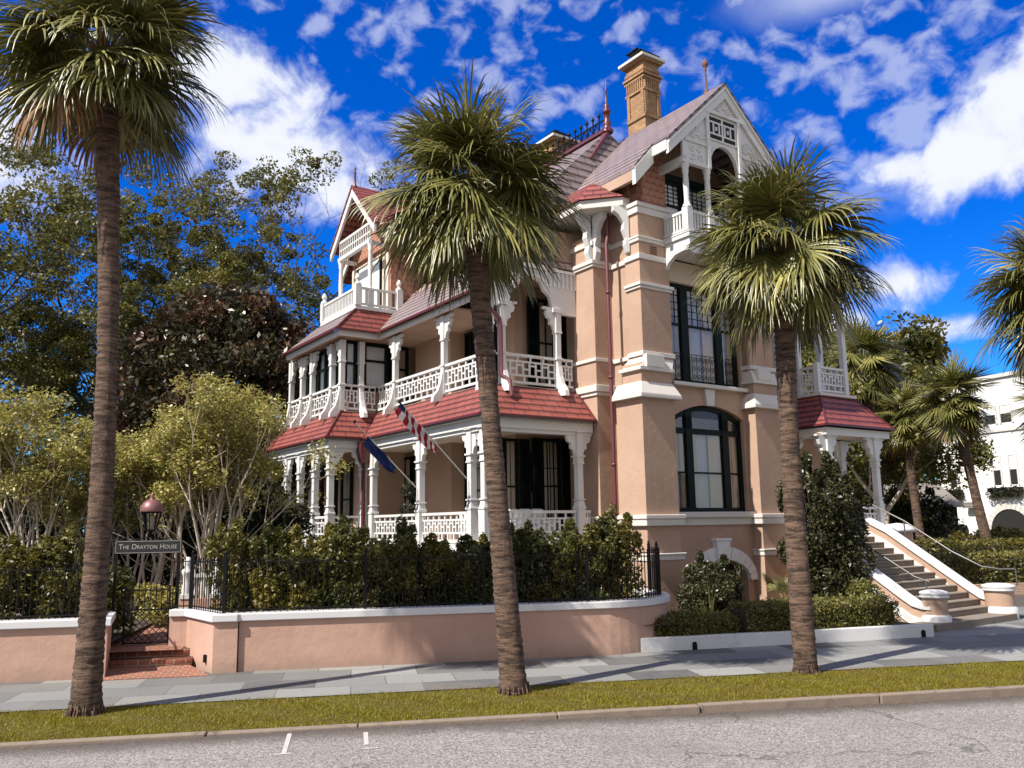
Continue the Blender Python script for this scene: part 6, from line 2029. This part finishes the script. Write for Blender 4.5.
def furled(d, k0, k1, seed, width, hang, twist=2.2, rows=26, cols=14):
    """cloth gathered round the pole between two fractions of its length, hanging in folds"""
    g = random.Random(seed)
    side = Vector((0, 1, 0))
    V = []
    for i in range(rows + 1):
        a = i / rows
        c = d * (k0 + (k1 - k0) * a)
        for j in range(cols + 1):
            b = j / cols
            fold = .022 * math.sin(b * 10 + a * 5 + seed) * (1 - .3 * a) + .03 * math.sin(a * 11 + b * 4)
            x = c + Vector((0, 0, -1)) * (hang * b * (.55 + .45 * math.sin(a * math.pi)) + .02) + side * (fold * 1.4 + width * (b - .3) * .5) + Vector((.10 * b * math.sin(a * 4), 0, 0))
            V.append(tuple(x))
    F = [(i * (cols + 1) + j, i * (cols + 1) + j + 1, (i + 1) * (cols + 1) + j + 1, (i + 1) * (cols + 1) + j) for i in range(rows) for j in range(cols)]
    return V, F


def flagmat(name, kind):
    m, nt, bs, out = mat(name)
    at = N(nt, 'ShaderNodeAttribute', attribute_name='weave')
    sp = N(nt, 'ShaderNodeSeparateXYZ', {0: at.outputs['Vector']})
    if kind == 'stripes':
        fr = M_(nt, 'FRACT', M_(nt, 'MULTIPLY', sp.outputs[0], 6.5))
        col = rgb(nt, M_(nt, 'GREATER_THAN', fr, .5), (.33, .018, .03), (.74, .70, .68))
        can = M_(nt, 'MULTIPLY', M_(nt, 'GREATER_THAN', sp.outputs[0], .86), M_(nt, 'LESS_THAN', sp.outputs[1], .45))
        col = rgb(nt, can, col, (.012, .02, .08))
    else:
        col = rgb(nt, noise(nt, 8), (.006, .016, .085), (.012, .03, .13))
    nt.links.new(col, bs.inputs['Base Color']); bs.inputs['Roughness'].default_value = .85
    tr = N(nt, 'ShaderNodeBsdfTranslucent'); nt.links.new(col, tr.inputs[0])
    mxs = N(nt, 'ShaderNodeMixShader', {0: .25}); nt.links.new(bs.outputs[0], mxs.inputs[1]); nt.links.new(tr.outputs[0], mxs.inputs[2])
    nt.links.new(mxs.outputs[0], out.inputs[0])
    return m


def cloth(nm, V, F, rows, cols, m, parent):
    o = raw(nm, np.array(V), np.array(F), m, parent, np.ones(len(F), dtype=bool))
    at = o.data.attributes.new('weave', 'FLOAT_VECTOR', 'POINT')
    w_ = np.array([(i / rows, j / cols, 0) for i in range(rows + 1) for j in range(cols + 1)], dtype=np.float32)
    at.data.foreach_set('vector', w_.reshape(-1))
    return o


t, d = flag('striped_flag', 'red and white striped flag on a slanting white pole, before the veranda roof', (-4.12, 2.45, 4.05), (-6.2, 2.3, 5.95), None)
V, F = furled(d, .45, 1.0, 1, .22, .42); cloth('flag_cloth', V, F, 26, 14, flagmat('striped_flag_cloth', 'stripes'), t)
t, d = flag('blue_flag', 'dark blue flag hanging furled from a slanting white pole on a veranda column', (-4.12, 5.35, 3.95), (-6.15, 5.2, 5.75), None)
V, F = furled(d, .34, .80, 2, .22, .42); cloth('flag_cloth', V, F, 26, 14, flagmat('blue_flag_cloth', 'blue'), t)


# white cushioned sofas behind the railing
def sofa(label, u, v, rz, w_):
    t = thing('outdoor_sofa', label, 'sofa', HW(u, v, 2.31), YAW + rz)
    mb = MB(); mb.box(-w_ / 2, w_ / 2, -.4, .4, .12, .3)
    for sx_ in (-1, 1):
        for sy_ in (-1, 1): mb.box(sx_ * w_ / 2 - sx_ * .08, sx_ * w_ / 2, sy_ * .32, sy_ * .4, 0, .12)
    mb.box(-w_ / 2, -w_ / 2 + .12, -.4, .4, .3, .62); mb.box(w_ / 2 - .12, w_ / 2, -.4, .4, .3, .62); mb.box(-w_ / 2, w_ / 2, .3, .42, .3, .85)
    mb.build('frame', MT['white'], t, .02)
    mb = MB(); mb.box(-w_ / 2 + .13, w_ / 2 - .13, -.38, .28, .3, .46); mb.build('seat_cushion', MT['cushion'], t, .05)
    k = 3 if w_ > 1.4 else 2
    for i in range(k):
        x = -w_ / 2 + .13 + (i + .5) * (w_ - .26) / k
        mb = MB(); hw = (w_ - .3) / k / 2
        mb.frame((x, .16, .46), (1, 0, 0), (0, 1, .25))
        mb.box(-hw, hw, -.1, .08, .0, .5); mb.build('pillow', MT['cushion'], t, .07)


sofa('white cushioned sofa with two pillows by the pink side wall of the veranda', -2.45, 4.3, R(90), 1.3)
sofa('white cushioned sofa below the lantern, behind the right end of the veranda railing', -1.75, 3.1, 0, 1.6)


def topiary(label, u, v):
    t = thing('potted_topiary', label, 'topiary', HW(u, v, 2.31))
    mb = MB(); mb.lathe((0, 0, 0), [(0, 0), (.2, 0), (.28, .45), (.31, .47), (.31, .52), (.25, .52), (0, .5)], 16); mb.build('pot', MT['iron'], t)
    mb = MB(); mb.tube([(0, 0, .5), (0, 0, 1.6)], .025, 6); mb.build('stem', MT['bark'], t)
    g = np.random.default_rng(77)
    V, F = leaf_quads(clump_points([(0, 0, .85), (0, 0, 1.62)], [np.array((.42, .42, .38)), np.array((.30, .30, .30))], [1500, 900], g, .75), .04, g)
    raw('foliage', V, F, MT['darkleaf'], t)


topiary('dark two ball topiary in a black pot behind the blue flag', -3.3, 7.3)

# white stone newels and rail in the garden inside the gate
t = thing('garden_balustrade', 'white stone newels with balusters on a pink base inside the garden, right of the gate', 'balustrade', ST(-1.62, 4.0, .6), SA)
mb = MB(); mb.box(-.2, .85, -.12, .12, 0, .62); mb.build('base', MT['gstucco'], t)
for x in (-.05, .62):
    mb = MB(); mb.box(x - .13, x + .13, -.14, .14, .62, .72); mb.lathe((x, 0, .72), [(.11, 0), (.12, .1), (.09, .25), (.1, .42), (.13, .48), (.13, .54), (.07, .6), (.09, .68), (.09, .76), (.05, .84), (0, .86)], 12); mb.build('newel', MT['white'], t)
mb = MB(); mb.box(.06, .51, -.06, .06, 1.1, 1.18)
for i in range(3): mb.lathe((.15 + i * .13, 0, .62), [(.03, 0), (.05, .12), (.025, .3), (.035, .48)], 8)
mb.build('rail', MT['white'], t)

# fallen leaves and bits of frond along the gutter, the lawn and the pavement
gl = np.random.default_rng(31)
n_ = 900
s_ = gl.uniform(-9, 18, n_); q_ = np.where(gl.random(n_) < .5, gl.normal(-5.12, .10, n_), gl.uniform(-4.8, -.1, n_))
q_ = np.where((q_ > -5.0) & (q_ < -4.8), -5.1, q_)
z_ = np.where(q_ < -4.97, .09, .125)
P_ = np.stack([SO.x + SV.x * s_ + NV.x * q_, SO.y + SV.y * s_ + NV.y * q_, z_], 1)
P_[:, 2] = np.where(q_ < -4.97, np.array([road_z(v) for v in s_]) + .012, z_)
V, F = leaf_quads(P_, .022, gl, 3.0, .4)
tag(raw('fallen_leaves', V, F, MT['deadfrond']), 'dry brown fallen leaves scattered in the gutter and over lawn and pavement', 'leaves', kind='stuff')
